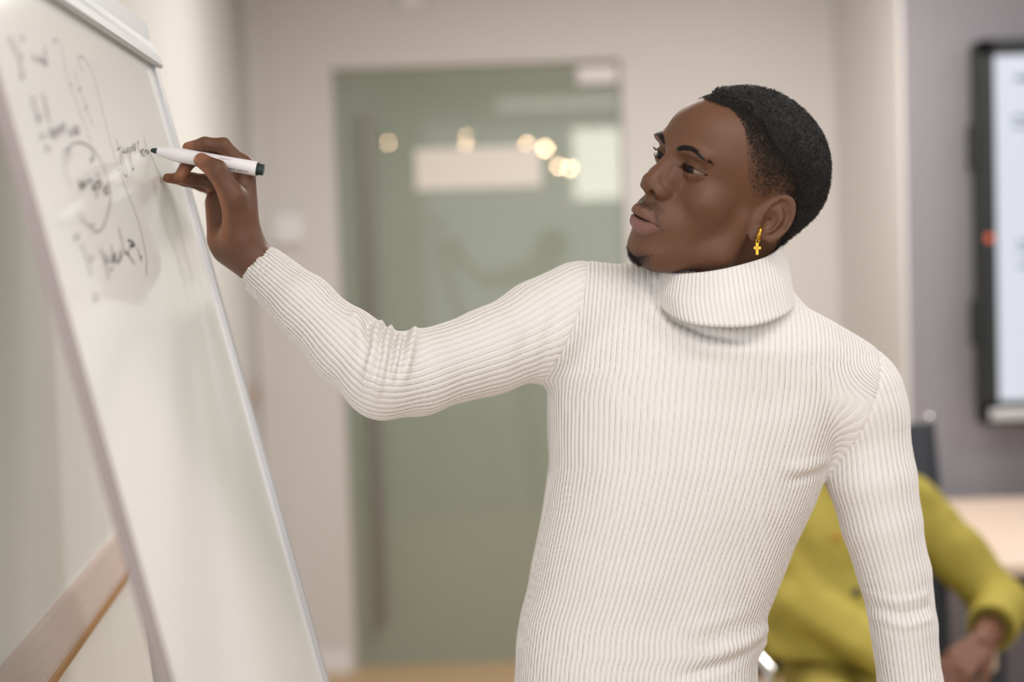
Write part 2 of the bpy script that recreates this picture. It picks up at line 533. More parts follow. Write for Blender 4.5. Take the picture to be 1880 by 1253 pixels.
IW = 0.0015
strokes('handwriting', [Z5(l) for l in (
    [(570, 120), (578, 150), (590, 185), (583, 190), (588, 178)],
    [(600, 165), (603, 195), (615, 212), (622, 200), (620, 180), (628, 208), (640, 205), (643, 180), (640, 170), (648, 200)],
    [(652, 175), (655, 215), (660, 262), (668, 300), (680, 320), (683, 300), (672, 262), (662, 235)],
    [(655, 180), (664, 210), (666, 180), (674, 172), (680, 200)],
    [(684, 150), (682, 190), (690, 195), (694, 170), (688, 150), (696, 188)],
    [(714, 132), (710, 165), (722, 200), (738, 232), (735, 205), (745, 185)],
    [(725, 190), (738, 205), (748, 225), (754, 235)],
    [(750, 115), (762, 165), (772, 215)], [(745, 180), (760, 205), (765, 190), (775, 218), (777, 190)],
    [(600, 215), (602, 280), (615, 335), (635, 362), (638, 345), (625, 290), (610, 225)])], IW * .8, M['ink'])
strokes('handwriting', [Z4(l) for l in (
    [(92, 265), (80, 290), (90, 330), (112, 380)], [(178, 258), (158, 285)], [(168, 400), (150, 418)], [(178, 535), (158, 560)],
    [(110, 300), (150, 430), (165, 560)],
    [(240, 380), (250, 410), (245, 430)], [(270, 400), (285, 440), (300, 410), (310, 445), (325, 440)], [(325, 330), (335, 400), (340, 470), (325, 450)], [(300, 430), (320, 420), (345, 460)])], IW * 1.6, M['ink_faded'])
strokes('arrow', [Z4(l) for l in (
    [(392, 320), (388, 292), (408, 278), (430, 300), (450, 360), (470, 460), (495, 570), (540, 690), (590, 830), (630, 930), (660, 1050), (670, 1120), (655, 1160)],
    [(600, 520), (575, 450), (568, 415), (588, 402), (620, 425), (655, 490), (690, 590), (730, 740), (770, 900), (800, 1020), (830, 1130), (855, 1215), (868, 1218)],
    [(530, 485), (555, 560), (580, 640), (620, 760), (655, 850), (680, 915)], [(565, 655), (590, 625)], [(615, 790), (634, 748)], [(508, 612), (522, 602)])], IW * .7, M['ink_faded'])
strokes('arrow', [Z5(l) for l in ([(600, 340), (615, 390), (650, 480), (690, 580), (725, 690), (750, 800), (765, 900), (765, 992)],)], IW * .7, M['ink'])
strokes('handwriting', [Z4(l) for l in (
    [(235, 715), (255, 712)], [(245, 740), (270, 820), (285, 890)], [(300, 830), (285, 850)], [(310, 670), (330, 740), (350, 830), (365, 880)],
    [(300, 990), (320, 965)], [(335, 1068), (358, 1060)])], IW * 2.2, M['ink_faded'])
strokes('handwriting', [Z4(l) for l in (
    [(365, 910), (385, 960), (370, 980), (362, 950), (380, 930)], [(400, 920), (398, 970), (412, 975), (415, 930), (402, 915)],
    [(430, 960), (435, 905), (450, 960), (452, 905), (468, 890), (475, 950)], [(500, 920), (510, 970), (525, 960), (522, 915)], [(540, 950), (560, 930), (545, 905), (550, 960), (575, 950)], [(565, 900), (575, 950)], [(400, 980), (408, 1010)])], IW * 1.5, M['ink_faded'])
strokes('handwriting', [Z5(l) for l in (
    [(262, 190), (285, 160), (330, 142), (390, 160), (440, 205), (480, 270), (510, 350), (532, 440), (535, 510), (515, 610), (485, 690), (455, 712), (420, 700), (412, 675), (435, 672)],
    [(265, 190), (245, 200), (242, 260), (258, 360), (290, 435)], [(425, 200), (428, 245), (412, 268)], [(318, 215), (322, 228)], [(262, 195), (275, 180), (270, 262)],
    [(330, 590), (370, 650), (415, 690)])], IW, M['ink_faded'])
strokes('handwriting', [Z5(l) for l in (
    [(335, 385), (345, 445), (352, 395), (360, 440), (372, 390), (380, 430)], [(395, 370), (400, 400), (415, 380)],
    [(420, 440), (435, 410), (455, 395), (475, 390)], [(425, 445), (445, 440), (450, 500)], [(455, 410), (460, 440), (478, 405)], [(490, 460), (505, 425), (515, 470), (500, 470)], [(515, 400), (522, 440), (530, 470)], [(448, 335), (460, 370)])], IW * 1.2, M['ink'])
strokes('handwriting', [Z5(l) for l in (
    [(330, 730), (308, 765)], [(345, 780), (380, 870), (415, 990)], [(420, 870), (412, 900)],
    [(470, 820), (490, 870), (510, 940), (525, 1015)], [(490, 850), (510, 910), (520, 900), (515, 860)], [(540, 800), (550, 860), (545, 910), (560, 895), (565, 850), (575, 910), (590, 900), (600, 870), (598, 830), (608, 890)],
    [(590, 685), (598, 730), (615, 800), (630, 860)], [(620, 830), (645, 860), (650, 830)], [(645, 770), (670, 775), (690, 800), (660, 810), (680, 790)], [(705, 815), (720, 860), (735, 910)], [(650, 860), (690, 920)], [(725, 880), (735, 875)], [(540, 960), (550, 945)])], IW * 1.2, M['ink'])
strokes('handwriting', [Z5(l) for l in ([(445, 1110), (440, 1165)], [(300, 1100), (305, 1120)])], IW * 1.6, M['ink_faded'])

#SECTION_PEOPLE
# ------------------------------------------------------------------ implicit surfaces (for bodies and cloth)
def smin(a, b, k):
    h = np.maximum(k - np.abs(a - b), 0) / k
    return np.minimum(a, b) - h * h * k * 0.25


def smax(a, b, k):
    return -smin(-a, -b, k)


def sstep(a, b, x):
    t = np.clip((x - a) / (b - a), 0, 1)
    return t * t * (3 - 2 * t)


def ell(p, c, r, rot=None):
    q = p - np.asarray(c, dtype=np.float32)
    if rot is not None:
        q = q @ np.asarray(rot, dtype=np.float32)
    r = np.asarray(r, dtype=np.float32)
    k0 = np.sqrt(((q / r) ** 2).sum(1))
    k1 = np.sqrt(((q / (r * r)) ** 2).sum(1)) + 1e-9
    return k0 * (k0 - 1.0) / k1


def sph(p, c, r):
    return np.sqrt(((p - np.asarray(c, dtype=np.float32)) ** 2).sum(1)) - r


def cone(p, a, b, r1, r2):
    """capsule whose radius runs from r1 to r2"""
    a = np.asarray(a, dtype=np.float32); b = np.asarray(b, dtype=np.float32)
    ba = b - a
    pa = p - a
    h = np.clip((pa @ ba) / float(ba @ ba), 0, 1)
    return np.sqrt(((pa - h[:, None] * ba) ** 2).sum(1)) - (r1 + (r2 - r1) * h)


def chain(p, pts, rs, k):
    f = None
    for i in range(len(pts) - 1):
        g = cone(p, pts[i], pts[i + 1], rs[i], rs[i + 1])
        f = g if f is None else smin(f, g, k)
    return f


def surface_net(fn, lo, hi, h, sub=4):
    """quads of the zero surface of fn (negative inside) on a grid of step h; evaluated only near the surface"""
    lo = np.asarray(lo, dtype=np.float64)
    nc = np.ceil((np.asarray(hi) - lo) / (h * sub)).astype(int) + 1
    H = h * sub
    ax = [lo[i] + H * (np.arange(nc[i]) + 0.5) for i in range(3)]
    g = np.stack(np.meshgrid(*ax, indexing='ij'), -1).reshape(-1, 3).astype(np.float32)
    fc = fn(g).astype(np.float32)
    band = np.abs(fc) < H * 1.5
    F = np.repeat(np.repeat(np.repeat(fc.reshape(nc), sub, 0), sub, 1), sub, 2)
    ids = np.argwhere(band.reshape(nc))
    off = np.stack(np.meshgrid(*[np.arange(sub)] * 3, indexing='ij'), -1).reshape(-1, 3)
    fi = (ids[:, None, :] * sub + off[None]).reshape(-1, 3)
    P = (lo + h * (fi + 0.5)).astype(np.float32)
    vals = np.empty(len(P), dtype=np.float32)
    for i in range(0, len(P), 400000):
        vals[i:i + 400000] = fn(P[i:i + 400000])
    F[fi[:, 0], fi[:, 1], fi[:, 2]] = vals
    del fi, P
    n = np.array(F.shape)
    S = F < 0
    s = S[:-1, :-1, :-1].astype(np.uint8)
    cnt = np.zeros(n - 1, dtype=np.uint8)
    for dx in (0, 1):
        for dy in (0, 1):
            for dz in (0, 1):
                cnt += S[dx:n[0] - 1 + dx, dy:n[1] - 1 + dy, dz:n[2] - 1 + dz]
    act = np.argwhere((cnt > 0) & (cnt < 8))
    idx = np.full(n - 1, -1, dtype=np.int32)
    idx[act[:, 0], act[:, 1], act[:, 2]] = np.arange(len(act))
    acc = np.zeros((len(act), 3)); num = np.zeros(len(act))
    cor = [(a, b, c) for a in (0, 1) for b in (0, 1) for c in (0, 1)]
    fv = {c: F[act[:, 0] + c[0], act[:, 1] + c[1], act[:, 2] + c[2]] for c in cor}
    for i, a in enumerate(cor):
        for b in cor[i + 1:]:
            d = [b[k] - a[k] for k in range(3)]
            if sum(abs(x) for x in d) != 1:
                continue
            va, vb = fv[a], fv[b]
            m = (va < 0) != (vb < 0)
            t = va[m] / (va[m] - vb[m])
            acc[m] += np.array(a) + t[:, None] * np.array(d)
            num[m] += 1
    V = lo + h * (act + 0.5 + acc / num[:, None])
    quads = []
    for axis in range(3):
        u, w = (axis + 1) % 3, (axis + 2) % 3
        A = np.take(S, range(0, n[axis] - 1), axis); B = np.take(S, range(1, n[axis]), axis)
        e = np.argwhere(A != B)
        e = e[(e[:, u] > 0) & (e[:, w] > 0) & (e[:, u] < n[u] - 1) & (e[:, w] < n[w] - 1)]
        du = np.zeros(3, int); du[u] = 1
        dw = np.zeros(3, int); dw[w] = 1
        def g_(q): return idx[q[:, 0], q[:, 1], q[:, 2]]
        q = np.stack([g_(e - du - dw), g_(e - dw), g_(e), g_(e - du)], 1)
        ins = A[e[:, 0], e[:, 1], e[:, 2]]
        q[~ins] = q[~ins][:, ::-1]
        quads.append(q)
    Q = np.concatenate(quads)
    Q = Q[(Q >= 0).all(1)]
    return V, Q


def normals_of(me):
    n = np.empty(len(me.vertices) * 3, dtype=np.float32)
    me.vertices.foreach_get('normal', n)
    return n.reshape(-1, 3)


def coords_of(me):
    n = np.empty(len(me.vertices) * 3, dtype=np.float32)
    me.vertices.foreach_get('co', n)
    return n.reshape(-1, 3)


def subdivided(me, levels=1):
    o = bpy.data.objects.new('subdivision_source', me)
    col.objects.link(o)
    md = o.modifiers.new('s', 'SUBSURF'); md.levels = levels; md.render_levels = levels
    dg = bpy.context.evaluated_depsgraph_get()
    new = bpy.data.meshes.new_from_object(o.evaluated_get(dg))
    bpy.data.objects.remove(o)
    bpy.data.meshes.remove(me)
    return new


def fattr(me, name, vals):
    a = me.attributes.new(name, 'FLOAT', 'POINT')
    a.data.foreach_set('value', np.ascontiguousarray(vals, dtype=np.float32))


def flow_noise(p, s, seed=0):
    x, y, z = p[:, 0] * s + seed, p[:, 1] * s + seed * 1.7, p[:, 2] * s - seed
    return np.sin(x + 2 * np.sin(.9 * y + seed)) * np.sin(1.1 * y + 2 * np.sin(.8 * z)) * np.sin(.93 * z + 2 * np.sin(1.07 * x))


def strand_mesh(name, lines, radius, sides=3):
    """thin tapering tubes, all lines with the same number of points (n, k, 3)"""
    L_ = np.asarray(lines, dtype=np.float64)
    n, k, _ = L_.shape
    T = np.gradient(L_, axis=1)
    T /= np.linalg.norm(T, axis=2, keepdims=True) + 1e-12
    ref = np.array([0.31, 0.74, 0.59])
    U = np.cross(T, ref); U /= np.linalg.norm(U, axis=2, keepdims=True) + 1e-12
    W = np.cross(T, U)
    r = (radius * np.linspace(1, .35, k))[None, :, None]
    V = np.stack([L_ + r * (U * math.cos(2 * math.pi * j / sides) + W * math.sin(2 * math.pi * j / sides)) for j in range(sides)], 2)
    V = V.reshape(-1, 3)
    F = []
    base = (np.arange(n) * k * sides)[:, None]
    for i in range(k - 1):
        for j in range(sides):
            a, b = i * sides + j, i * sides + (j + 1) % sides
            F.append(base + np.array([a, b, b + sides, a + sides])[None])
    return np_mesh(name, V, np.concatenate(F))


# ------------------------------------------------------------------ skin, cloth and hair materials
def skin_mat(name, base, lip, palm, dark):
    m = mat(name, base, 0.5, spec=0.38)
    nt = m.node_tree
    b = nt.nodes['Principled BSDF']
    b.inputs['Subsurface Weight'].default_value = 0.08
    b.inputs['Subsurface Radius'].default_value = (0.012, 0.005, 0.003)
    b.inputs['Subsurface Scale'].default_value = 0.5
    tc = nt.nodes.new('ShaderNodeTexCoord')
    n = nt.nodes.new('ShaderNodeTexNoise'); n.inputs['Scale'].default_value = 22; n.inputs['Detail'].default_value = 6
    nt.links.new(tc.outputs['Object'], n.inputs['Vector'])
    mx = nt.nodes.new('ShaderNodeMix'); mx.data_type = 'RGBA'
    mx.inputs[6].default_value = tuple(c * .86 for c in base[:3]) + (1,)
    mx.inputs[7].default_value = tuple(c * 1.14 for c in base[:3]) + (1,)
    nt.links.new(n.outputs['Fac'], mx.inputs[0])
    cur = mx.outputs[2]
    def layer(attr, color, speck):
        nonlocal cur
        a = nt.nodes.new('ShaderNodeAttribute'); a.attribute_name = attr
        fac = a.outputs['Fac']
        if speck:
            v = nt.nodes.new('ShaderNodeTexNoise'); v.inputs['Scale'].default_value = speck; v.inputs['Detail'].default_value = 2
            nt.links.new(tc.outputs['Object'], v.inputs['Vector'])
            mp = nt.nodes.new('ShaderNodeMapRange')
            mp.inputs[1].default_value = .35; mp.inputs[2].default_value = .62; mp.inputs[3].default_value = .45; mp.inputs[4].default_value = 1.0
            nt.links.new(v.outputs['Fac'], mp.inputs[0])
            mu = nt.nodes.new('ShaderNodeMath'); mu.operation = 'MULTIPLY'
            nt.links.new(fac, mu.inputs[0]); nt.links.new(mp.outputs[0], mu.inputs[1])
            fac = mu.outputs[0]
        x = nt.nodes.new('ShaderNodeMix'); x.data_type = 'RGBA'
        nt.links.new(fac, x.inputs[0]); nt.links.new(cur, x.inputs[6])
        x.inputs[7].default_value = color
        cur = x.outputs[2]
    layer('palm', palm, 0)
    layer('lip', lip, 0)
    layer('stubble', dark, 700)
    nt.links.new(cur, b.inputs['Base Color'])
    v = nt.nodes.new('ShaderNodeTexNoise'); v.inputs['Scale'].default_value = 900; v.inputs['Detail'].default_value = 3
    nt.links.new(tc.outputs['Object'], v.inputs['Vector'])
    bpn = nt.nodes.new('ShaderNodeBump'); bpn.inputs['Strength'].default_value = .12; bpn.inputs['Distance'].default_value = .001
    nt.links.new(v.outputs['Fac'], bpn.inputs['Height']); nt.links.new(bpn.outputs[0], b.inputs['Normal'])
    return m


def knit_mat(name, color):
    """ribbed knit: the rib number of each point comes with the mesh (torso and sleeve numbering, and which of them applies)"""
    m = mat(name, color, 0.9, spec=0.2)
    nt = m.node_tree
    b = nt.nodes['Principled BSDF']
    b.inputs['Sheen Weight'].default_value = 0.15
    at = []
    for s in ('rib_torso', 'rib_sleeve', 'is_sleeve'):
        a = nt.nodes.new('ShaderNodeAttribute'); a.attribute_name = s; at.append(a.outputs['Fac'])
    gt = nt.nodes.new('ShaderNodeMath'); gt.operation = 'GREATER_THAN'; gt.inputs[1].default_value = 0.5
    nt.links.new(at[2], gt.inputs[0])
    mx = nt.nodes.new('ShaderNodeMix'); mx.data_type = 'FLOAT'
    nt.links.new(gt.outputs[0], mx.inputs[0]); nt.links.new(at[0], mx.inputs[2]); nt.links.new(at[1], mx.inputs[3])
    fr = nt.nodes.new('ShaderNodeMath'); fr.operation = 'PINGPONG'; fr.inputs[1].default_value = 0.5
    nt.links.new(mx.outputs[0], fr.inputs[0])
    rp = nt.nodes.new('ShaderNodeMapRange'); rp.interpolation_type = 'SMOOTHSTEP'
    rp.inputs[1].default_value = 0.0; rp.inputs[2].default_value = 0.22; rp.inputs[3].default_value = 0; rp.inputs[4].default_value = 1
    nt.links.new(fr.outputs[0], rp.inputs[0])
    tc = nt.nodes.new('ShaderNodeTexCoord')
    n = nt.nodes.new('ShaderNodeTexNoise'); n.inputs['Scale'].default_value = 650; n.inputs['Detail'].default_value = 3
    nt.links.new(tc.outputs['Object'], n.inputs['Vector'])
    ad = nt.nodes.new('ShaderNodeMath'); ad.operation = 'MULTIPLY_ADD'; ad.inputs[1].default_value = 0.22
    nt.links.new(n.outputs['Fac'], ad.inputs[0]); nt.links.new(rp.outputs[0], ad.inputs[2])
    bpn = nt.nodes.new('ShaderNodeBump'); bpn.inputs['Strength'].default_value = 0.9; bpn.inputs['Distance'].default_value = 0.0011
    nt.links.new(ad.outputs[0], bpn.inputs['Height']); nt.links.new(bpn.outputs[0], b.inputs['Normal'])
    return m


def hair_mat(name, color):
    m = mat(name, color, 0.6, spec=0.35, bump=1.0, bscale=420, noise=.3, nscale=300)
    return m


M['skin'] = skin_mat('dark_brown_skin', srgb(102, 69, 50), srgb(130, 92, 84), srgb(168, 112, 82), srgb(24, 18, 16))
M['skin_2'] = skin_mat('brown_skin', srgb(112, 76, 60), srgb(130, 90, 80), srgb(160, 112, 88), srgb(24, 18, 16))
M['knit'] = knit_mat('white_rib_knit', srgb(231, 227, 223))
M['hair'] = hair_mat('black_hair', srgb(24, 22, 22))
M['strand'] = mat('black_strands', srgb(26, 22, 20), 0.45)
M['nail'] = mat('finger_nail', srgb(172, 120, 104), 0.3)
M['trousers'] = mat('dark_trousers', srgb(40, 40, 46), 0.8, bump=.3, bscale=900)
M['shoe'] = mat('shoe_leather', srgb(30, 26, 24), 0.4)
M['olive'] = mat('olive_cloth', srgb(164, 150, 66), 0.75, noise=.08, nscale=15, bump=.25, bscale=600, spec=.3)
M['olive_dark'] = mat('olive_trouser_cloth', srgb(158, 144, 62), 0.8, noise=.08, nscale=15)

# ------------------------------------------------------------------ a head, millimetres; x to the face, y to its left, z up, origin between the ears
EYE = np.array([74.0, 30.5, 21.0]); ER = 12.3


def skull(p):
    q = p.copy(); q[:, 1] = np.abs(q[:, 1])
    f = ell(q, (-10, 0, 45), (100, 77, 77))
    f = smin(f, ell(q, (-50, 0, 22), (56, 62, 52)), 20)          # back of the head
    f = smin(f, ell(q, (40, 0, 50), (51, 58, 46)), 22)           # forehead
    f = smin(f, ell(q, (38, 0, -12), (45.5, 61, 58)), 18)          # middle of the face
    return f


def neck(q):
    return smin(cone(q, (-26, 0, -30), (-46, 0, -150), 53, 52), cone(q, (-52, 0, -5), (-64, 0, -140), 44, 48), 20)


def head_skin(p):
    q = p.copy(); q[:, 1] = np.abs(q[:, 1])
    f = skull(p)
    f = smin(f, ell(q, (51, 46, -9), (24, 19, 17)), 16)          # cheekbone
    f = smin(f, ell(q, (55, 0, -58), (36, 43, 44)), 16)
    f = smin(f, cone(q, (4, 56, -14), (12, 50, -54), 14, 14), 20)
    f = smin(f, cone(q, (12, 48, -58), (64, 17, -86), 16, 16), 20)
    f = smin(f, ell(q, (71, 0, -86), (19, 23, 17)), 14)          # chin
    f = smin(f, ell(q, (72, 0, -46), (30, 34, 27)), 14)          # mouth barrel
    f = smin(f, ell(q, (84, 24, 37), (13, 26, 8)), 12)           # brow
    f = smax(f, -ell(q, (98, 33, 20), (15, 17, 10)), 13)         # eye hollow
    # neck
    f = smin(f, neck(q), 22)
    f = smin(f, ell(q, (82, 13, 4), (14, 8, 16)), 9)
    # nose
    nb = cone(q, (88, 0, 26), (101.5, 0, -8), 8.5, 10.5)
    nb = smin(nb, ell(q, (102, 0, -12), (11.5, 11.5, 10)), 8)
    al = ell(q, (94, 13.5, -17), (11.5, 7.6, 8.0))
    nb = smin(nb, al, 9)
    nb = smin(nb, cone(q, (103, 0, -19), (96, 0, -27), 5, 5), 5)
    f = smin(f, nb, 8)
    f = smax(f, -ell(q, (100.5, 10.5, -20.5), (7.0, 5.4, 7.6)), 1.4)
    # lips
    up = cone(q, (85, 26, -52.5), (98, 11, -47), 3.0, 6.4)
    up = smin(up, cone(q, (98, 11, -47), (101.5, 4, -45.5), 6.4, 6.8), 4)
    up = smin(up, cone(q, (101.5, 4, -45.5), (101.8, 0, -46.6), 6.8, 6.4), 4)
    lo = cone(q, (85, 25, -54.5), (93, 12, -59.0), 3.0, 7.2)
    lo = smin(lo, cone(q, (93, 12, -59.0), (95.5, 0, -59.5), 7.2, 8.4), 4)
    f = smin(f, up, 5)
    f = smin(f, lo, 5)
    gap = np.abs(q[:, 2] + 52.6 - 0.006 * (q[:, 1] - 10) ** 2 * (q[:, 1] > 10) * -0.4) - (0.9 - 0.02 * q[:, 1])
    gap = np.maximum(gap, q[:, 1] - 27)
    gap = np.maximum(gap, 88 - 0.16 * q[:, 1] - q[:, 0])
    f = smax(f, -gap, 2.4)
    f = smax(f, -cone(q, (109, 0, -31), (112, 0, -40), 3.2, 3.2), 4)       # philtrum
    # eye lids
    e = np.sqrt(((q - EYE.astype(np.float32)) ** 2).sum(1))
    lid = np.maximum(e - 14.6, 0 - (q[:, 0] - 71))
    f = smin(f, lid, 4)
    dy = q[:, 1] - 31.0
    zc = 19.4 + 0.08 * dy
    hh = 4.1 * (1 - (dy / 15.5) ** 2)
    fis = np.abs(q[:, 2] - zc) - hh
    fis = np.maximum(fis, 69 - q[:, 0])
    fis = np.maximum(fis, (ER - 0.6) - e)
    fis = np.maximum(fis, e - 22)
    f = smax(f, -fis, 1.6)
    # upper lid fold
    cr = np.sqrt((e - 15.0) ** 2 + (q[:, 2] - (27.6 + .06 * dy - .012 * dy * dy)) ** 2) - 0.7
    cr = np.maximum(cr, np.abs(dy) - 14)
    f = smax(f, -cr, 2.2)
    # ear: local u backwards, v up, w outwards
    o = q - np.array([-14, 70.5, -1], dtype=np.float32)
    a1, a2 = math.radians(14), math.radians(24)
    ub = np.array([-math.cos(a1) * math.cos(a2), math.sin(a2), math.sin(a1) * -1 * math.cos(a2)])
    vb = np.array([-math.sin(a1), 0, math.cos(a1)])
    wv = np.cross(vb, ub); wv = wv if wv[1] > 0 else -wv
    ub = np.cross(wv, vb); ub = ub if ub[0] < 0 else -ub
    E_ = np.stack([o @ ub, o @ vb, o @ wv], 1).astype(np.float32)
    u, v, w = E_[:, 0], E_[:, 1], E_[:, 2]
    ear = ell(E_, (8, 5, 4), (16.5, 26, 4.2))
    ear = smin(ear, ell(E_, (-2, -21, 4.0), (8, 10, 4.0)), 6)
    rr = np.sqrt(((u - 8) / 16.5) ** 2 + ((v - 5) / 26.0) ** 2)
    tn = (rr - 1) * 19
    rim = np.sqrt(tn ** 2 + (w - 6.5) ** 2) - 3.0
    rim = np.where((u < -4) & (v < -2), 9.0, rim)
    rim = np.maximum(rim, -(v + 22) * 0.7)
    ear = smin(ear, rim, 3.5)
    ah = chain(E_, [(6, 21, 6), (13, 8, 7), (11, -8, 7), (3, -15, 6.5)], [2.6, 3.0, 3.0, 2.4], 2)
    ear = smin(ear, ah, 3)
    ear = smax(ear, -ell(E_, (2, -2, 9.5), (9.0, 12.5, 6.6)), 3)
    ear = smax(ear, -chain(E_, [(2, 24, 8.8), (16, 16, 8.8), (20.0, 2, 8.8), (14, -12, 8.8)], [2.4, 2.6, 2.4, 1.6], 2), 2.5)
    ear = smin(ear, cone(E_, (-5, 6, 4.5), (2, 3, 4.2), 2.4, 1.8), 3)
    ear = smin(ear, ell(E_, (-7.5, -5, 4.5), (4.5, 6.5, 4.5)), 3)
    ear = smin(ear, cone(E_, (-12, 8, -3), (-9, -14, -3), 9, 9), 6)
    f = smin(f, ear, 4)
    return f


# lower edge of the full hair, and of the shaved fade below it, along the head
HD_X = np.array([-105, -85, -63, -43, -28, -8, 10, 21, 29, 44, 56, 65, 72, 100], dtype=float)
HD_Z = np.array([-70, -40, 2, 36, 52, 68, 75, 83, 97, 101, 100, 98, 95, 112], dtype=float)
HF_X = np.array([-105, -85, -63, -50, -40, -25, -5, 5, 17, 31, 41, 47, 52, 60, 72, 100], dtype=float)
HF_Z = np.array([-95, -75, -30, -10, 8, 22, 24, 16, 16, 30, 48, 62, 84, 97, 95, 112], dtype=float)


def hair_thick(p):
    d = p[:, 2] - np.interp(p[:, 0], HD_X, HD_Z)
    front = sstep(24, 44, p[:, 0])
    t = (13.6 - 3.6 * sstep(-10, 45, p[:, 0])) * (sstep(-5, 16, d) * front + sstep(-16, 34, d) * (1 - front))
    t = t * (.40 + .60 * sstep(-35, 45, p[:, 2]))
    return t - 2.5


def hair_fade(p):
    lo_, hi_ = np.interp(p[:, 0], HF_X, HF_Z), np.interp(p[:, 0], HD_X, HD_Z)
    return np.clip((p[:, 2] - lo_) / np.maximum(hi_ - lo_, 3.0), 0, 1) ** .5


def hair_sdf(p):
    t = hair_thick(p)
    n = flow_noise(p, 0.85, 3.1) * 1.5 + flow_noise(p, 1.7, 8.0) * 0.7
    q = p.copy(); q[:, 1] = np.abs(q[:, 1])
    return smin(skull(p), neck(q), 22) - t - n * sstep(0, 4, t)
#SECTION_MAN
# ------------------------------------------------------------------ the man at the board
def head_axes(yaw, pitch, roll):
    c, s = math.cos, math.sin
    Rp = np.array([[c(pitch), 0, -s(pitch)], [0, 1, 0], [s(pitch), 0, c(pitch)]])
    Rr = np.array([[1, 0, 0], [0, c(roll), -s(roll)], [0, s(roll), c(roll)]])
    Y = np.array([[-s(yaw), c(yaw), 0], [0, 0, 1], [-c(yaw), -s(yaw), 0]])      # right, up, depth
    return Y @ Rp @ Rr


HD = 1.655
HS = 0.000993
HR = head_axes(math.radians(56.1), math.radians(11.1), math.radians(-22.5))
HO = C(1325.6, 360.3, HD)


def h2c(p):
    return np.asarray(p) @ (HR * HS).T + HO


def c2h(p):
    return ((np.asarray(p) - HO) @ HR) / HS


man = empty('person', (0.3, 1.72, 0))
tag(man, 'man in white ribbed turtleneck sweater writing on the board with a marker', 'person')

V1, Q1 = surface_net(head_skin, (-120, -100, -175), (122, 100, 140), 1.3)
hv = V1.astype(np.float32)
ay = np.abs(hv[:, 1])
zm = -52.6
lipm = sstep(3.2, 0.5, np.minimum(
    np.minimum(cone(np.c_[hv[:, 0], ay, hv[:, 2]].astype(np.float32), (85, 26, -52.5), (98, 11, -47), 3.0, 6.4), cone(np.c_[hv[:, 0], ay, hv[:, 2]].astype(np.float32), (98, 11, -47), (101.8, 0, -45.8), 6.4, 6.8)),
    np.minimum(cone(np.c_[hv[:, 0], ay, hv[:, 2]].astype(np.float32), (85, 25, -54.5), (93, 12, -59.0), 3.0, 7.2), cone(np.c_[hv[:, 0], ay, hv[:, 2]].astype(np.float32), (93, 12, -59.0), (95.5, 0, -59.5), 7.2, 8.4)))) * (hv[:, 0] > 80)
lipm = lipm * np.where(hv[:, 2] > zm, 0.35, 1.0)
fade = hair_fade(hv) * .96
must = sstep(1, 4, hv[:, 2] + 41.5 + 0.0 * ay) * sstep(-30, -33, hv[:, 2]) * sstep(30, 20, ay) * (hv[:, 0] > 78) * 0.45
must = np.maximum(must, sstep(5, 2, np.abs(hv[:, 2] + 46 + (ay - 24) * 1.2)) * sstep(20, 24, ay) * sstep(34, 29, ay) * (hv[:, 0] > 70) * .4)
goat = sstep(-88, -98, hv[:, 2] - .25 * ay) * sstep(30, 16, ay) * (hv[:, 0] > 54) * .7
ear_zone = (ay > 66) & (hv[:, 0] < 6) & (hv[:, 0] > -48) & (skull(hv) > 2.5)
fade = np.where(ear_zone, 0, fade)
stub = np.maximum(np.maximum(fade, must), goat)
head_parts = dict(V=h2c(V1), Q=Q1, lip=lipm, stub=stub, palm=np.zeros(len(V1)))

# right hand and forearm (pixel, pixel, depth from the marker in metres), radii in millimetres
tipb = px_board(276, 276)
DM = float(((tipb - CAMn) @ RCn)[2] * -1)
print('marker depth', DM)


def HP(x, y, w):
    return C(x, y, DM + w)


def finger_chain(pts, rs):
    return [HP(*p) for p in pts], [r / 1000.0 for r in rs]


FING = [
    finger_chain([(448, 306, .016), (411, 268, .006), (376, 265, .003), (345, 271, .006)], [10.5, 8.8, 7.8, 6.2]),
    finger_chain([(441, 313, .034), (400, 283, .028), (349, 294, .017), (332, 322, .009)], [10.5, 8.6, 7.8, 7.0]),
    finger_chain([(424, 334, .050), (384, 333, .050), (352, 329, .042), (324, 326, .036)], [10, 8.2, 7.2, 6.0]),
    finger_chain([(402, 350, .063), (371, 340, .060), (338, 331, .048), (308, 327, .032)], [9, 7.2, 6.6, 5.6])]
THUMB = finger_chain([(434, 424, .010), (428, 362, -.010), (398, 313, -.0175), (370, 295, -.0155)], [15, 13.2, 11.4, 8.6])
WR = HP(440, 462, .030)
CUFF = HP(474, 488, .030)


def hand_sdf(p):
    f = cone(p, HP(452, 436, .016), FING[0][0][0], .0155, .0125)
    f = smin(f, cone(p, HP(446, 440, .028), FING[1][0][0], .0155, .0125), .012)
    f = smin(f, cone(p, HP(430, 442, .042), FING[2][0][0], .0155, .0120), .012)
    f = smin(f, cone(p, HP(414, 440, .050), FING[3][0][0], .0160, .0110), .012)
    f = smin(f, cone(p, THUMB[0][0], THUMB[0][1], THUMB[1][0], THUMB[1][1]), .016)
    f = smin(f, cone(p, HP(402, 432, .040), HP(394, 372, .052), .012, .010), .014)
    f = smin(f, cone(p, HP(440, 450, .026), C(524, 530, DM + .012), .0225, .018), .018)
    f = smin(f, cone(p, HP(424, 456, .042), C(524, 532, DM + .014), .0190, .017), .018)
    th = chain(p, THUMB[0][1:], THUMB[1][1:], .005)
    f = smin(f, th, .010)
    g = None
    for pts, rs in FING:
        c_ = chain(p, pts, rs, .004)
        g = c_ if g is None else smin(g, c_, .0022)
    f = smin(f, g, .006)
    return f


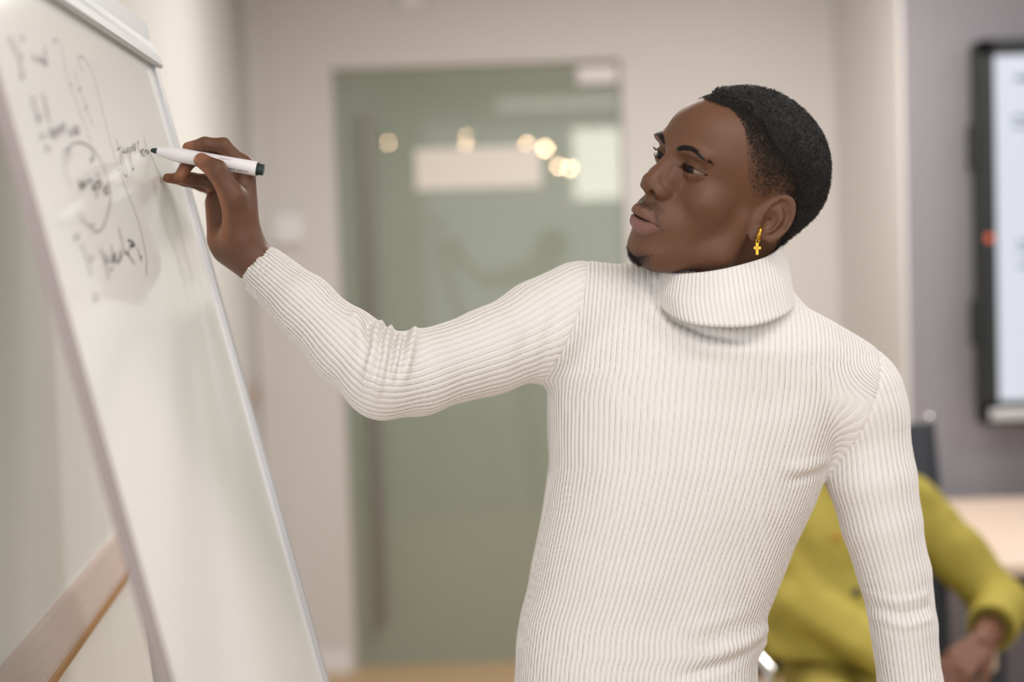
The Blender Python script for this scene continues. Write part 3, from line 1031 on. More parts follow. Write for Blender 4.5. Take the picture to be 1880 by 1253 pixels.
lo = np.array([C(285, 520, DM)[0], C(285, 560, DM)[1], DM - .05]); hi = np.array([C(560, 520, DM)[0], C(285, 235, DM)[1], DM + .11])
V2, Q2 = surface_net(hand_sdf, lo, hi, .0012)
# the inside of the hand is lighter: it is the side towards the board
n2 = np_mesh('tmp', V2, Q2); nn = normals_of(n2); bpy.data.meshes.remove(n2)
palm = sstep(.15, .85, -nn[:, 0] * .85 - nn[:, 1] * .25) * sstep(C(0, 470, DM)[1], C(0, 425, DM)[1], V2[:, 1]) * .75
for pts, rs in FING + [THUMB]:
    d = np.sqrt(((V2 - pts[-1]) ** 2).sum(1))
    palm = np.maximum(palm, sstep(.016, .008, d) * .5)


# neck, chest and limbs under the clothes (low detail, one body with head and hand)
def hand_cones(W, fwd, nor, curl, side, s=1.0):
    """a relaxed hand as cones: wrist W, forward fwd, palm normal nor; side +1 puts the thumb along fwd x nor"""
    fwd = fwd / np.linalg.norm(fwd); nor = nor - fwd * nor.dot(fwd); nor = nor / np.linalg.norm(nor)
    lat = np.cross(fwd, nor) * side
    out = []
    for k, (ly, L1) in enumerate(((.026, .092), (.009, .096), (-.009, .09), (-.025, .082))):
        m = W + fwd * L1 * s + lat * ly * s
        out.append((W + fwd * .012 * s + lat * ly * .6 * s, m, .0135 * s, .0105 * s))
        a = curl * (1 + .12 * k)
        q, ln = m, (.042, .026, .021) if k != 3 else (.034, .021, .018)
        r = .0092 * s
        for j, l in enumerate(ln):
            d = fwd * math.cos(a * (j + 1)) + nor * math.sin(a * (j + 1))
            e = q + d * l * s
            out.append((q, e, r, r * .88)); r *= .88; q = e
    t0 = W + fwd * .022 * s + lat * .02 * s
    t1 = t0 + (fwd * .75 + lat * .6 + nor * .35) * .045 * s
    t2 = t1 + (fwd * .92 + lat * .2 + nor * .35) * .034 * s
    t3 = t2 + (fwd * .95 + nor * .35) * .027 * s
    out += [(t0, t1, .016 * s, .0115 * s), (t1, t2, .0115 * s, .010 * s), (t2, t3, .010 * s, .0075 * s)]
    return out


TD = 1.70
def T(x, y, w=0.0):
    return C(x, y, TD + w)
PXM = TD / FPX
ARM_L = [(T(1574, 732), 60), (T(1592, 790), 73), (T(1601, 880), 77), (T(1618, 960), 71), (T(1641, 1050), 63), (T(1659, 1150), 58), (T(1671, 1253), 57), (T(1684, 1400, -.03), 44)]
ELB = C(703, 690, 1.58)
SHO = C(1062, 566, 1.70)
ARM_R = [(SHO, 76), (C(1000, 604, 1.69), 88), (C(900, 645, 1.65), 74), (C(770, 685, 1.60), 73), (ELB, 74), (C(640, 640, 1.60), 67), (C(560, 563, DM - .005), 54), (C(472, 487, DM + .03), 44)]
lh = hand_cones(T(1688, 1420, -.032), np.array([.06, -1, -.12]), np.array([-.9, 0, .2]), .3, 1.0)


def limb_sdf(p):
    f = cone(p, T(1330, 560, .01), T(1320, 660, .02), .045, .05)
    f = smin(f, ell(p, T(1260, 850, .015), (.125, .21, .072)), .03)
    f = smin(f, ell(p, T(1175, 1250, .015), (.115, .22, .062)), .03)
    f = smin(f, cone(p, T(1250, 620, .015), SHO, .036, .034), .02)
    f = smin(f, cone(p, T(1420, 650, .015), ARM_L[0][0], .036, .026), .02)
    f = smin(f, chain(p, [a for a, r in ARM_R], [r * PXM * .72 for a, r in ARM_R], .02), .03)
    f = smin(f, chain(p, [a for a, r in ARM_L] + [T(1688, 1420, -.032)], [r * PXM * .72 for a, r in ARM_L] + [.024], .02), .03)
    for a, b, r1, r2 in lh:
        f = smin(f, cone(p, a, b, r1, r2), .005)
    return f


V3, Q3 = surface_net(limb_sdf, (-.33, -.72, 1.50), (.56, .20, 1.88), .005)
Vb = np.concatenate([head_parts['V'], V2, V3])
Qb = np.concatenate([Q1, Q2 + len(V1), Q3 + len(V1) + len(V2)])
me = np_mesh('body', c2w(Vb), Qb)
z3, z2 = np.zeros(len(V3)), np.zeros(len(V2))
if len(me.vertices) == len(Vb):
    fattr(me, 'lip', np.concatenate([head_parts['lip'], z2, z3]))
    fattr(me, 'stubble', np.concatenate([head_parts['stub'], z2, z3]))
    fattr(me, 'palm', np.concatenate([head_parts['palm'], palm, z3]))
body = link('body', me, M['skin'], man)

# thumb nail
tp, ti = THUMB[0][-1], THUMB[0][-2]
td = (tp - ti) / np.linalg.norm(tp - ti)
tn_ = np.array([-.30, -.25, -.9]); tn_ -= td * tn_.dot(td); tn_ /= np.linalg.norm(tn_)
tl_ = np.cross(td, tn_)
gv, gf = [], []
for i in range(7):
    for j in range(7):
        a, b = (i / 6 - .5), (j / 6 - .5)
        wv_ = .0048 * (1 - .5 * max(0, b) ** 2 * 2)
        gv.append(tp + td * (b * .0115 + .0006) + tl_ * (a * 2 * wv_) + tn_ * (.0086 - 1.6 * (a * 1.0) ** 2 * .006 - .002 * b * b - b * .0018))
for i in range(6):
    for j in range(6):
        gf.append((i * 7 + j, i * 7 + j + 1, (i + 1) * 7 + j + 1, (i + 1) * 7 + j))
nail = np_mesh('thumbnail', c2w(np.array(gv)), np.array(gf))
link('thumbnail', nail, M['nail'], body)

# ---- eyes
def eye_mat(name):
    m = mat(name, srgb(150, 132, 120), 0.22, spec=0.25, coat=0.0)
    nt = m.node_tree; b = nt.nodes['Principled BSDF']
    a = nt.nodes.new('ShaderNodeAttribute'); a.attribute_name = 'iris'
    r = nt.nodes.new('ShaderNodeValToRGB')
    e = r.color_ramp.elements
    e[0].position = 0.0; e[0].color = srgb(150, 128, 114)
    e[1].position = 1.0; e[1].color = (0.002, .002, .002, 1)
    for pos, cc in ((.36, srgb(140, 118, 104)), (.42, srgb(20, 12, 9)), (.60, srgb(38, 22, 15)), (.72, srgb(26, 15, 11)), (.76, (0.002, .002, .002, 1))):
        x = e.new(pos); x.color = cc
    nt.links.new(a.outputs['Fac'], r.inputs[0]); nt.links.new(r.outputs[0], b.inputs['Base Color'])
    return m


M['eye'] = eye_mat('eye')
gz = np.array([1.0, 0.10, -0.14]); gz /= np.linalg.norm(gz)
for sgn in (1, -1):
    nu, nv = 40, 32
    th, ph = np.meshgrid(np.linspace(0, math.pi, nv), np.linspace(0, 2 * math.pi, nu, endpoint=False), indexing='ij')
    a1 = np.cross(gz, [0, 0, 1.0]); a1 /= np.linalg.norm(a1); a2 = np.cross(gz, a1)
    ev = (np.cos(th)[..., None] * gz + np.sin(th)[..., None] * (np.cos(ph)[..., None] * a1 + np.sin(ph)[..., None] * a2)) * ER
    ev = ev + gz * (np.exp(-(th / .38) ** 2) * .8)[..., None]
    ec = EYE * np.array([1, sgn, 1])
    ir = np.clip(1 - th / 0.98, 0, 1)
    fq = []
    for i in range(nv - 1):
        for j in range(nu):
            fq.append((i * nu + j, i * nu + (j + 1) % nu, (i + 1) * nu + (j + 1) % nu, (i + 1) * nu + j))
    m_ = np_mesh('eye', c2w(h2c(ev.reshape(-1, 3) + ec)), np.array(fq))
    if len(m_.vertices) == nu * nv:
        fattr(m_, 'iris', ir.ravel())
    link('eye', m_, M['eye'], man)

# ---- hair
V4, Q4 = surface_net(hair_sdf, (-128, -100, -80), (112, 100, 152), 1.5)
keep = hair_thick(V4.astype(np.float32)) > -1.2
Q4 = Q4[keep[Q4].all(1)]
hm = np_mesh('hair', c2w(h2c(V4)), Q4)
hair = link('hair', hm, M['hair'], man)
src = np.flatnonzero(keep & (hair_thick(V4.astype(np.float32)) > 2.0))
sel = rng.choice(src, 16000)
hp = V4[sel] + rng.normal(0, .4, (len(sel), 3))
hn = hp - np.array([-10, 0, 45]); hn /= np.linalg.norm(hn, axis=1, keepdims=True)
t1_ = np.cross(hn, rng.normal(size=hn.shape)); t1_ /= np.linalg.norm(t1_, axis=1, keepdims=True)
t2_ = np.cross(hn, t1_)
kk = np.linspace(0, 1, 7)
ang_ = kk[None, :] * 5.5 + rng.uniform(0, 6.28, (len(sel), 1))
rad_ = rng.uniform(.8, 1.7, (len(sel), 1))
cl = hp[:, None] + hn[:, None] * (kk[None, :, None] * rng.uniform(1.2, 3.2, (len(sel), 1, 1)) - .8) + (t1_[:, None] * np.cos(ang_)[..., None] + t2_[:, None] * np.sin(ang_)[..., None]) * rad_[..., None]
hc = link('hair_curls', strand_mesh('hair_curls', c2w(h2c(cl.reshape(-1, 3))).reshape(cl.shape), .00026), M['strand'], hair)
hc['kind'] = 'stuff'

# short hairs of the shaved fade, denser towards the full hair
cand = np.flatnonzero((stub > .05) & (hv[:, 2] > -60) & (hair_thick(hv) < 3) & ~ear_zone & (hv[:, 0] < 75))
cand = cand[rng.uniform(0, 1, len(cand)) < hair_fade(hv[cand]) ** 1.6]
fs = rng.choice(cand, 20000)
fp = V1[fs] + rng.normal(0, .5, (len(fs), 3))
fn_ = fp - np.array([-10, 0, 40]); fn_ /= np.linalg.norm(fn_, axis=1, keepdims=True)
u1 = np.cross(fn_, rng.normal(size=fn_.shape)); u1 /= np.linalg.norm(u1, axis=1, keepdims=True)
u2 = np.cross(fn_, u1)
k6 = np.linspace(0, 1, 5)
a6 = k6[None] * 4.5 + rng.uniform(0, 6.28, (len(fs), 1))
sz = .35 + 1.1 * hair_fade(fp.astype(np.float32))[:, None]
fl = fp[:, None] + fn_[:, None] * (k6[None, :, None] * 1.6 * sz[..., None] - .2) + (u1[:, None] * np.cos(a6)[..., None] + u2[:, None] * np.sin(a6)[..., None]) * (sz * .7)[..., None]
fo = link('fade_hair', strand_mesh('fade_hair', c2w(h2c(fl.reshape(-1, 3))).reshape(fl.shape), .00022), M['strand'], hair)
fo['kind'] = 'stuff'


# ---- brows, lashes, moustache and goatee: single hairs standing on the skin
def skin_x(y, z):
    """front surface of the face at (y, z)"""
    xs = np.arange(125, 40, -1.0)
    P_ = np.stack([np.repeat(xs[None], len(y), 0), np.repeat(y[:, None], len(xs), 1), np.repeat(z[:, None], len(xs), 1)], -1).reshape(-1, 3).astype(np.float32)
    fv_ = head_skin(P_).reshape(len(y), -1)
    i = np.argmax(fv_ < 0, 1)
    i = np.maximum(i, 1)
    r = np.arange(len(y))
    a, b = fv_[r, i - 1], fv_[r, i]
    return xs[i - 1] - a / (a - b)


def hairs_on(y, z, dirs, length, lift, k=4, droop=0.0):
    """hairs rooted at (y, z) that follow dirs (dy, dz) on the skin and lift off it"""
    tt = np.linspace(0, 1, k)
    yy = y[:, None] + dirs[:, :1] * tt[None] * length[:, None]
    zz = z[:, None] + dirs[:, 1:] * tt[None] * length[:, None]
    xx = skin_x(yy.ravel(), zz.ravel()).reshape(yy.shape) + lift[:, None] * (tt[None] + .35)
    return np.stack([xx, yy, zz], -1)


for sgn in (1, -1):
    n = 520
    t = rng.uniform(0, 1, n)
    by = 11.5 + 37 * t
    bz = 34.0 + 8.0 * np.sin(np.clip(t, 0, 1) * 2.3) - 5.0 * np.clip(t - .55, 0, 1) ** 1.3 * 1.5
    wdt = 3.0 * (1 - .72 * t ** 2) * sstep(-.02, .1, t)
    bz = bz + rng.uniform(-1, 1, n) * wdt
    dr = np.stack([np.full(n, .9) + rng.normal(0, .1, n), .55 - 1.0 * t + rng.normal(0, .15, n)], 1)
    ln = rng.uniform(4.0, 7.0, n) * (1 - .35 * t)
    L_ = hairs_on(by, bz, dr, ln, rng.uniform(.2, .7, n))
    L_[..., 1] *= sgn
    link('eyebrow', strand_mesh('eyebrow', c2w(h2c(L_.reshape(-1, 3))).reshape(L_.shape), .00021), M['strand'], man)
    # lashes along the lids
    n = 46
    dy = np.linspace(-12.5, 13.5, n)
    zc = 19.4 + .08 * dy
    hh = 4.1 * (1 - (dy / 15.5) ** 2)
    ls = []
    for up_, ln_, cnt in ((1, 6.5, 1), (-1, 1.8, 1)):
        z0 = zc + up_ * hh
        x0 = EYE[0] + np.sqrt(np.maximum(14.3 ** 2 - dy ** 2 - (z0 - EYE[2]) ** 2, 4))
        kk = np.linspace(0, 1, 5)[None]
        fx = x0[:, None] + ln_ * .75 * kk
        fy = 31.0 + dy[:, None] * (1 + .018 * ln_ * kk)
        fz = z0[:, None] + up_ * (-1.6 * np.sin(kk * 2.6) * .6 + 2.6 * kk ** 2) * ln_ / 8
        ls.append(np.stack([fx, fy * sgn, fz], -1))
    ls = np.concatenate(ls)
    link('eyelashes', strand_mesh('eyelashes', c2w(h2c(ls.reshape(-1, 3))).reshape(ls.shape), .00018), M['strand'], man)
n = 520
gy = rng.normal(0, 9, n); gz_ = -97 - np.abs(rng.normal(0, 5, n)) + .02 * gy ** 2
gz_ = np.clip(gz_, -104, -84)
L_ = hairs_on(gy, gz_, np.stack([rng.normal(0, .5, n), np.zeros(n)], 1), rng.uniform(1, 4, n), np.zeros(n), 5)
kk = np.linspace(0, 1, 5)
L_ = L_ + (rng.normal(0, .28, (n, 1, 3)) * kk[None, :, None] * 3) + np.array([1.2, 0, -3.6]) * (kk[None, :, None]) * rng.uniform(.4, 1.3, (n, 1, 1))
L_[..., 0] += np.sin(kk * 7)[None] * .6
link('goatee', strand_mesh('goatee', c2w(h2c(L_.reshape(-1, 3))).reshape(L_.shape), .00022), M['strand'], man)
n = 420
my = rng.uniform(-24, 24, n); mz = -37.0 - .010 * my ** 2 - rng.uniform(-2.2, 2.6, n)
L_ = hairs_on(my, mz, np.stack([np.sign(my) * .5, np.full(n, -.8)], 1), rng.uniform(.7, 1.6, n), rng.uniform(.1, .3, n))
link('moustache', strand_mesh('moustache', c2w(h2c(L_.reshape(-1, 3))).reshape(L_.shape), .00009), M['strand'], man)
#SECTION_SWEATER
# ------------------------------------------------------------------ sweater
ROW_Y = np.array([560, 600, 640, 690, 760, 850, 930, 1010, 1085, 1130, 1160, 1180, 1195, 1215, 1253, 1400, 1500], dtype=float)
ROW_L = np.array([1120, 1070, 1035, 1006, 1007, 1010, 1000, 985, 971, 958, 953, 950, 949, 948, 945, 935, 930], dtype=float)
ROW_R = np.array([1480, 1532, 1560, 1568, 1553, 1522, 1493, 1457, 1426, 1408, 1404, 1410, 1396, 1390, 1392, 1400, 1405], dtype=float)
ROW_B = np.array([.075, .088, .098, .104, .108, .108, .104, .099, .095, .094, .095, .096, .096, .097, .099, .105, .106])
_ys = -(ROW_Y - 626.5) / FPX * TD
_o = np.argsort(_ys)
_yd = np.linspace(_ys.min(), _ys.max(), 240)
def _sm(v):
    w = np.interp(_yd, _ys[_o], v[_o])
    k = np.hanning(9); k /= k.sum()
    return np.convolve(np.pad(w, 4, mode='edge'), k, mode='valid')
_xl, _xr, _bb = _sm((ROW_L - 940) / FPX * TD), _sm((ROW_R - 940) / FPX * TD), _sm(ROW_B)


def torso_abc(y):
    l, r, b = np.interp(y, _yd, _xl), np.interp(y, _yd, _xr), np.interp(y, _yd, _bb)
    return (l + r) / 2, (r - l) / 2, b


TWC = TD + .012
Y_TOP, Y_HEM = C(0, 575, TD)[1], C(0, 1430, TD)[1]
CUFF_C, CUFF_D = C(471, 483, DM + .03), None
CUFF_D = C(474, 486, DM + .03) - C(560, 563, DM - .005); CUFF_D[2] = 0; CUFF_D /= np.linalg.norm(CUFF_D)


def torso_sdf(p):
    cx, a, b = torso_abc(p[:, 1])
    u, v = (p[:, 0] - cx) / a, (p[:, 2] - TWC) / b
    r = (np.abs(u) ** 2.25 + np.abs(v) ** 2.25) ** (1 / 2.25)
    f = (r - 1) * np.minimum(a, b) * .9
    f = smax(f, p[:, 1] - Y_TOP, .05)
    return np.maximum(f, Y_HEM - p[:, 1])


def arm_r_sdf(p, grow=1.0):
    return chain(p, [a for a, r in ARM_R], [r * PXM * grow * (d[2] / TD) for (d, r) in ARM_R], .012)


def arm_l_sdf(p):
    f = chain(p, [a for a, r in ARM_L], [r * PXM for a, r in ARM_L], .005)
    return f


def sweater_sdf(p):
    f = torso_sdf(p)
    f = smin(f, cone(p, T(1215, 568), SHO, .056, 74 * PXM), .03)
    f = smin(f, cone(p, T(1430, 606), T(1572, 722), 48 * PXM, 58 * PXM), .045)
    f = smin(f, cone(p, T(1332, 560, .0), T(1325, 640, .0), .074, .094), .03)
    ar = arm_r_sdf(p)
    pl = (p - CUFF_C.astype(np.float32)) @ CUFF_D.astype(np.float32)
    ar = np.maximum(ar, pl)
    hole = np.maximum(arm_r_sdf(p, .86), -(pl + .03))
    f = smin(f, ar, .022)
    al = np.maximum(arm_l_sdf(p), C(0, 1398, TD)[1] - p[:, 1])
    f = smin(f, al, .014 + .040 * sstep(C(0, 850, TD)[1], C(0, 720, TD)[1], p[:, 1]))
    f = np.maximum(f, -hole)
    return f


V5, Q5 = surface_net(sweater_sdf, (-.345, -.54, 1.49), (.545, .13, 1.86), .0031)
sw_me = subdivided(np_mesh('sweater', V5, Q5), 1)
sv, sn = coords_of(sw_me).astype(np.float64), normals_of(sw_me).astype(np.float64)


def smooth_axis(nodes, n=60):
    P_ = np.array([a for a, r in nodes])
    t = np.linspace(0, len(P_) - 1, n)
    out = []
    for x in t:
        i = min(int(x), len(P_) - 2); u = x - i
        p0, p1, p2, p3 = P_[max(i - 1, 0)], P_[i], P_[i + 1], P_[min(i + 2, len(P_) - 1)]
        out.append(.5 * ((2 * p1) + (-p0 + p2) * u + (2 * p0 - 5 * p1 + 4 * p2 - p3) * u * u + (-p0 + 3 * p1 - 3 * p2 + p3) * u ** 3))
    return np.array(out)


def sleeve_phase(p, nodes, nrib):
    A = smooth_axis(nodes)
    Tn = np.gradient(A, axis=0); Tn /= np.linalg.norm(Tn, axis=1, keepdims=True)
    up = np.array([0, 0, -1.0])                       # towards the camera: the seam of the numbering lies on the far side
    ph = np.empty(len(p))
    for i in range(0, len(p), 40000):
        q = p[i:i + 40000]
        d = ((q[:, None] - A[None]) ** 2).sum(2)
        # a soft weight over the nearest axis points keeps the ribs continuous round the elbow
        w = np.exp(-(d - d.min(1, keepdims=True)) / .0006)
        w /= w.sum(1, keepdims=True)
        c_, t_ = w @ A, w @ Tn
        t_ /= np.linalg.norm(t_, axis=1, keepdims=True)
        u_ = up - t_ * (t_ @ up)[:, None]; u_ /= np.linalg.norm(u_, axis=1, keepdims=True)
        v_ = np.cross(t_, u_)
        r = q - c_
        ph[i:i + 40000] = np.arctan2((r * v_).sum(1), (r * u_).sum(1)) / (2 * math.pi) * nrib
    return ph


cx, a_, b_ = torso_abc(sv[:, 1])
rt = np.arctan2((sv[:, 0] - cx) / a_, -(sv[:, 2] - TWC) / b_) / (2 * math.pi) * 148
cxr, ar_, _b = torso_abc(np.minimum(sv[:, 1], C(0, 690, TD)[1]))
uu = (sv[:, 0] - cxr - .10 * np.maximum(sv[:, 1] - C(0, 690, TD)[1], 0)) / ar_
lin = np.where(np.abs(uu) < .85, np.arcsin(np.clip(uu, -.85, .85)), np.sign(uu) * (math.asin(.85) + (np.abs(uu) - .85) * 1.9)) / (2 * math.pi) * 148
upper = sstep(C(0, 740, TD)[1], C(0, 660, TD)[1], sv[:, 1]) * sstep(.3, -.1, sn[:, 2])       # shoulders: ribs run on straight to the armhole
rt = rt * (1 - upper) + lin * upper
pa, pb = C(1078, 478, TD), C(1002, 692, TD)
dr_ = pb - pa
side_r = ((sv[:, 0] - pa[0]) * dr_[1] - (sv[:, 1] - pa[1]) * dr_[0]) / math.hypot(dr_[0], dr_[1])   # > 0 towards the sleeve
bow = .010 * np.sin(np.clip((sv[:, 1] - pb[1]) / (pa[1] - pb[1]), 0, 1) * math.pi)
side_r = side_r + bow
pc, pd = C(1604, 655, TD), C(1512, 880, TD)
dl_ = pd - pc
side_l = -((sv[:, 0] - pc[0]) * dl_[1] - (sv[:, 1] - pc[1]) * dl_[0]) / math.hypot(dl_[0], dl_[1])
bow = -.008 * np.sin(np.clip((sv[:, 1] - pd[1]) / (pc[1] - pd[1]), 0, 1) * math.pi)
side_l = side_l + bow
low = sv[:, 1] < pd[1]
cmp_ = torso_sdf(sv.astype(np.float32)) - arm_l_sdf(sv.astype(np.float32))
side_l = np.where(low, cmp_, side_l)
if np.median(side_r[sv[:, 0] < C(900, 0, TD)[0]]) < 0: side_r = -side_r
if np.median(side_l[sv[:, 0] > C(1650, 0, TD)[0]]) < 0: side_l = np.where(low, cmp_, -side_l)
ms = np.maximum(side_r, side_l)
rs_ = np.zeros(len(sv))
mr, ml = side_r > -.01, (side_l > -.01) & (side_r <= -.01)
rs_[mr] = sleeve_phase(sv[mr], ARM_R, 42)
rs_[ml] = sleeve_phase(sv[ml], ARM_L, 46)


def poly_dist(p, pts, d):
    """distance in the picture-parallel plane from a line of pixels at depth d, and how far along it (0..1)"""
    P_ = np.array([C(x, y, d)[:2] for x, y in pts])
    best = np.full(len(p), 9.0); al = np.zeros(len(p))
    for i in range(len(P_) - 1):
        ba = P_[i + 1] - P_[i]
        h = np.clip(((p[:, :2] - P_[i]) @ ba) / (ba @ ba), 0, 1)
        dd = np.sqrt(((p[:, :2] - P_[i] - h[:, None] * ba) ** 2).sum(1))
        m = dd < best
        best[m] = dd[m]; al[m] = ((i + h) / (len(P_) - 1))[m]
    return best, al


facing = sstep(.25, -.35, sn[:, 2])
disp = np.zeros(len(sv))
CREASES = [   # pixel line, depth, height mm, half width mm, taper at start and end
    ([(652, 584), (664, 612), (672, 650)], 1.58, 3.2, 5.5, 0, 1),
    ([(692, 604), (694, 640), (684, 690), (668, 735)], 1.57, 5.2, 5.5, 0, 1),
    ([(714, 612), (712, 650), (702, 705), (694, 745)], 1.57, 5.0, 4.2, 0, 1),
    ([(735, 622), (730, 660), (720, 715)], 1.57, 3.4, 3.4, 0, 1),
    ([(760, 615), (750, 655), (738, 720)], 1.57, 4.4, 4.6, 0, 1),
    ([(676, 600), (680, 640), (674, 690)], 1.57, -3.2, 3.6, 0, 1),
    ([(703, 612), (703, 660), (692, 715)], 1.57, -3.6, 3.0, 0, 1),
    ([(725, 622), (722, 660), (710, 715)], 1.57, -3.6, 3.0, 0, 1),
    ([(745, 622), (740, 660), (728, 715)], 1.57, -3.0, 3.0, 0, 1),
    ([(1206, 520), (1212, 556), (1238, 586), (1290, 612), (1350, 626), (1420, 632)], 1.62, -4.0, 5.0, .4, 1),
    ([(1190, 530), (1200, 575), (1235, 612), (1290, 636), (1360, 646), (1440, 648)], 1.62, 5.0, 10.0, .5, 1),
    ([(1522, 866), (1480, 876), (1425, 882)], 1.64, -2.5, 5.0, 0, 1),
    ([(1516, 850), (1470, 858), (1410, 858)], 1.64, 2.2, 7.0, 0, 1),
    ([(1405, 1196), (1350, 1212), (1280, 1228), (1210, 1236)], 1.64, -3.6, 6.0, 0, 1),
    ([(1410, 1172), (1350, 1186), (1270, 1200)], 1.64, 3.4, 8.0, 0, 1),
    ([(1370, 1130), (1300, 1150), (1220, 1158)], 1.62, 1.8, 9.0, .5, 1),
    ([(1700, 1095), (1650, 1105), (1600, 1098)], 1.66, 1.6, 5.0, .2, .5),
    ([(1712, 1140), (1660, 1150), (1606, 1138)], 1.66, 1.8, 5.0, .2, .5),
    ([(1706, 1118), (1655, 1128), (1602, 1118)], 1.66, -1.4, 4.0, .2, .5),
    ([(1030, 560), (1005, 620), (998, 670)], 1.64, -1.6, 7.0, .6, .3),
    ([(985, 600), (960, 640), (958, 680)], 1.64, -1.6, 8.0, .8, .3)]
for pts, d, hgt, sg_, ta, tb_ in CREASES:
    dd, al = poly_dist(sv, pts, d)
    tp_ = (1 - ta + ta * sstep(0, .35, al)) * (1 - tb_ + tb_ * sstep(1.0, .5, al))
    disp += (1.8 if pts[0][0] < 800 else 1.3) * hgt / 1000 * np.exp(-(dd / (sg_ * 1.15 / 1000)) ** 2) * tp_ * np.maximum(facing, .15 * (hgt > 0))
phase = np.where(ms > 0, rs_, rt)
pp = np.abs((phase + .25) - np.round(phase + .25))               # 0 in the furrow, .5 on the rib
pp = np.abs(phase - np.round(phase))
rib = sstep(0.0, .25, pp) * .0014
rib = rib * sstep(.001, .010, -((sv - CUFF_C) @ CUFF_D) + 9 * (side_r <= 0))
disp += rib - .0011 * np.exp(-(ms / .0022) ** 2) * (sv[:, 1] > C(0, 900, TD)[1])
disp += .0012 * flow_noise(sv, 24, 1.0)
nv_ = sv + sn * disp[:, None]
sw_me.vertices.foreach_set('co', c2w(nv_).astype(np.float32).ravel())
sw_me.update()
sw_me.polygons.foreach_set('use_smooth', np.ones(len(sw_me.polygons), dtype=bool))
fattr(sw_me, 'rib_torso', rt); fattr(sw_me, 'rib_sleeve', rs_); fattr(sw_me, 'is_sleeve', .5 + np.clip(ms * 50, -.5, .5))
sweater = link('sweater', sw_me, M['knit'], man)

# folded turtleneck collar: a band over the neck, rolled at the top, its fold edge resting on the shoulders
def ring(cxp, cyp, d, lx, ly, rx, ry, fx, fy, depth):
    """ring through left, right and front pixels"""
    c0 = C(cxp, cyp, d)
    e1 = (C(rx, ry, d) - C(lx, ly, d)) / 2
    c0 = (C(rx, ry, d) + C(lx, ly, d)) / 2
    fr_ = C(fx, fy, d - depth)
    return c0, e1, fr_ - c0


NK = 1.668
R_TOP = ring(0, 0, NK, 1219, 499, 1437, 459, 1318, 504, .066)
R_MID = ring(0, 0, NK, 1212, 520, 1446, 500, 1322, 550, .082)
R_BOT = ring(0, 0, NK, 1214, 545, 1456, 551, 1330, 598, .090)
NR = 84
SEG = NR * 8
th = np.arange(SEG) / SEG * 2 * math.pi
rows = []
def at_ring(R_, s, lift=(0, 0, 0)):
    c0, e1, e2 = R_
    return c0 + np.cos(th)[:, None] * e1 * s + np.sin(th)[:, None] * e2 * s + np.array(lift)
def mixr(A, B, t): return tuple(a * (1 - t) + b * t for a, b in zip(A, B))
prof = [(R_BOT, .86, 0), (R_BOT, .96, -.004), (R_BOT, 1.0, -.002), (R_BOT, 1.01, .002)]
for t in np.linspace(0.08, .98, 12):
    Rr_ = mixr(R_BOT, R_MID, t * 2) if t < .5 else mixr(R_MID, R_TOP, t * 2 - 1)
    prof.append((Rr_, 1.008 + .012 * math.sin(t * 3.1), 0.0))
prof += [(R_TOP, 1.0, .0030), (R_TOP, .975, .0050), (R_TOP, .945, .0045), (R_TOP, .925, .001), (mixr(R_TOP, R_MID, .5), .88, 0), (R_MID, .84, 0)]
ph_ = np.arange(SEG) / 8.0
pr_ = np.abs(ph_ - np.round(ph_))
rb_ = sstep(0, .28, pr_)
for k, (R_, s, l) in enumerate(prof):
    amp = .0011 if 2 <= k <= 18 else .0004
    base = at_ring(R_, s, (0, l, 0))
    c0 = R_[0]
    out_ = base - c0; out_ /= np.linalg.norm(out_, axis=1, keepdims=True)
    wob = .0010 * np.sin(3 * th + k * .30) + .0007 * np.sin(7 * th - k * .2)
    rows.append(base + out_ * (amp * rb_ + wob)[:, None])
cv = np.concatenate(rows)
cf = []
for k in range(len(rows) - 1):
    i = np.arange(SEG)
    cf.append(np.stack([k * SEG + i, k * SEG + (i + 1) % SEG, (k + 1) * SEG + (i + 1) % SEG, (k + 1) * SEG + i], 1))
cm = np_mesh('turtleneck_collar', c2w(cv), np.concatenate(cf))
if len(cm.vertices) == len(cv):
    fattr(cm, 'rib_torso', np.tile(ph_, len(rows))); fattr(cm, 'rib_sleeve', np.zeros(len(cv))); fattr(cm, 'is_sleeve', np.zeros(len(cv)))
link('turtleneck_collar', cm, M['knit'], man)

# ---- trousers and shoes (below the frame, down to the floor)
def w2c(p):
    q = (np.asarray(p, dtype=np.float64) - CAMn) @ RCn
    return q * np.array([1, 1, -1.0])


hipw = c2w(T(1168, 1400))
FLY = float(hipw[1])
hx = float(hipw[0])
def trouser_sdf(p):
    f = ell(p, (hx, FLY, .93), (.158, .112, .12))
    for s in (-1, 1):
        f = smin(f, chain(p, [(hx + s * .085, FLY, .86), (hx + .07 + s * .11, FLY + .01, .50), (hx + .11 + s * .12, FLY + .03, .09)], [.088, .066, .056], .02), .03)
    return smax(np.maximum(f, p[:, 2] - .985), .07 - p[:, 2], .01)


V6, Q6 = surface_net(trouser_sdf, (hx - .25, FLY - .2, .03), (hx + .38, FLY + .2, 1.03), .008)
link('trousers', np_mesh('trousers', V6, Q6), M['trousers'], man)
for s in (-1, 1):
    x0 = hx + .11 + s * .12
    def shoe(p):
        f = ell(p, (x0, FLY - .04, .045), (.048, .135, .045))
        f = smin(f, cone(p, (x0, FLY + .03, .06), (x0, FLY + .03, .10), .045, .045), .03)
        return smax(f, .002 - p[:, 2], .008)
    Vs, Qs = surface_net(shoe, (x0 - .08, FLY - .22, -.02), (x0 + .08, FLY + .12, .17), .006)
    link('shoe', np_mesh('shoe', Vs, Qs), M['shoe'], man)

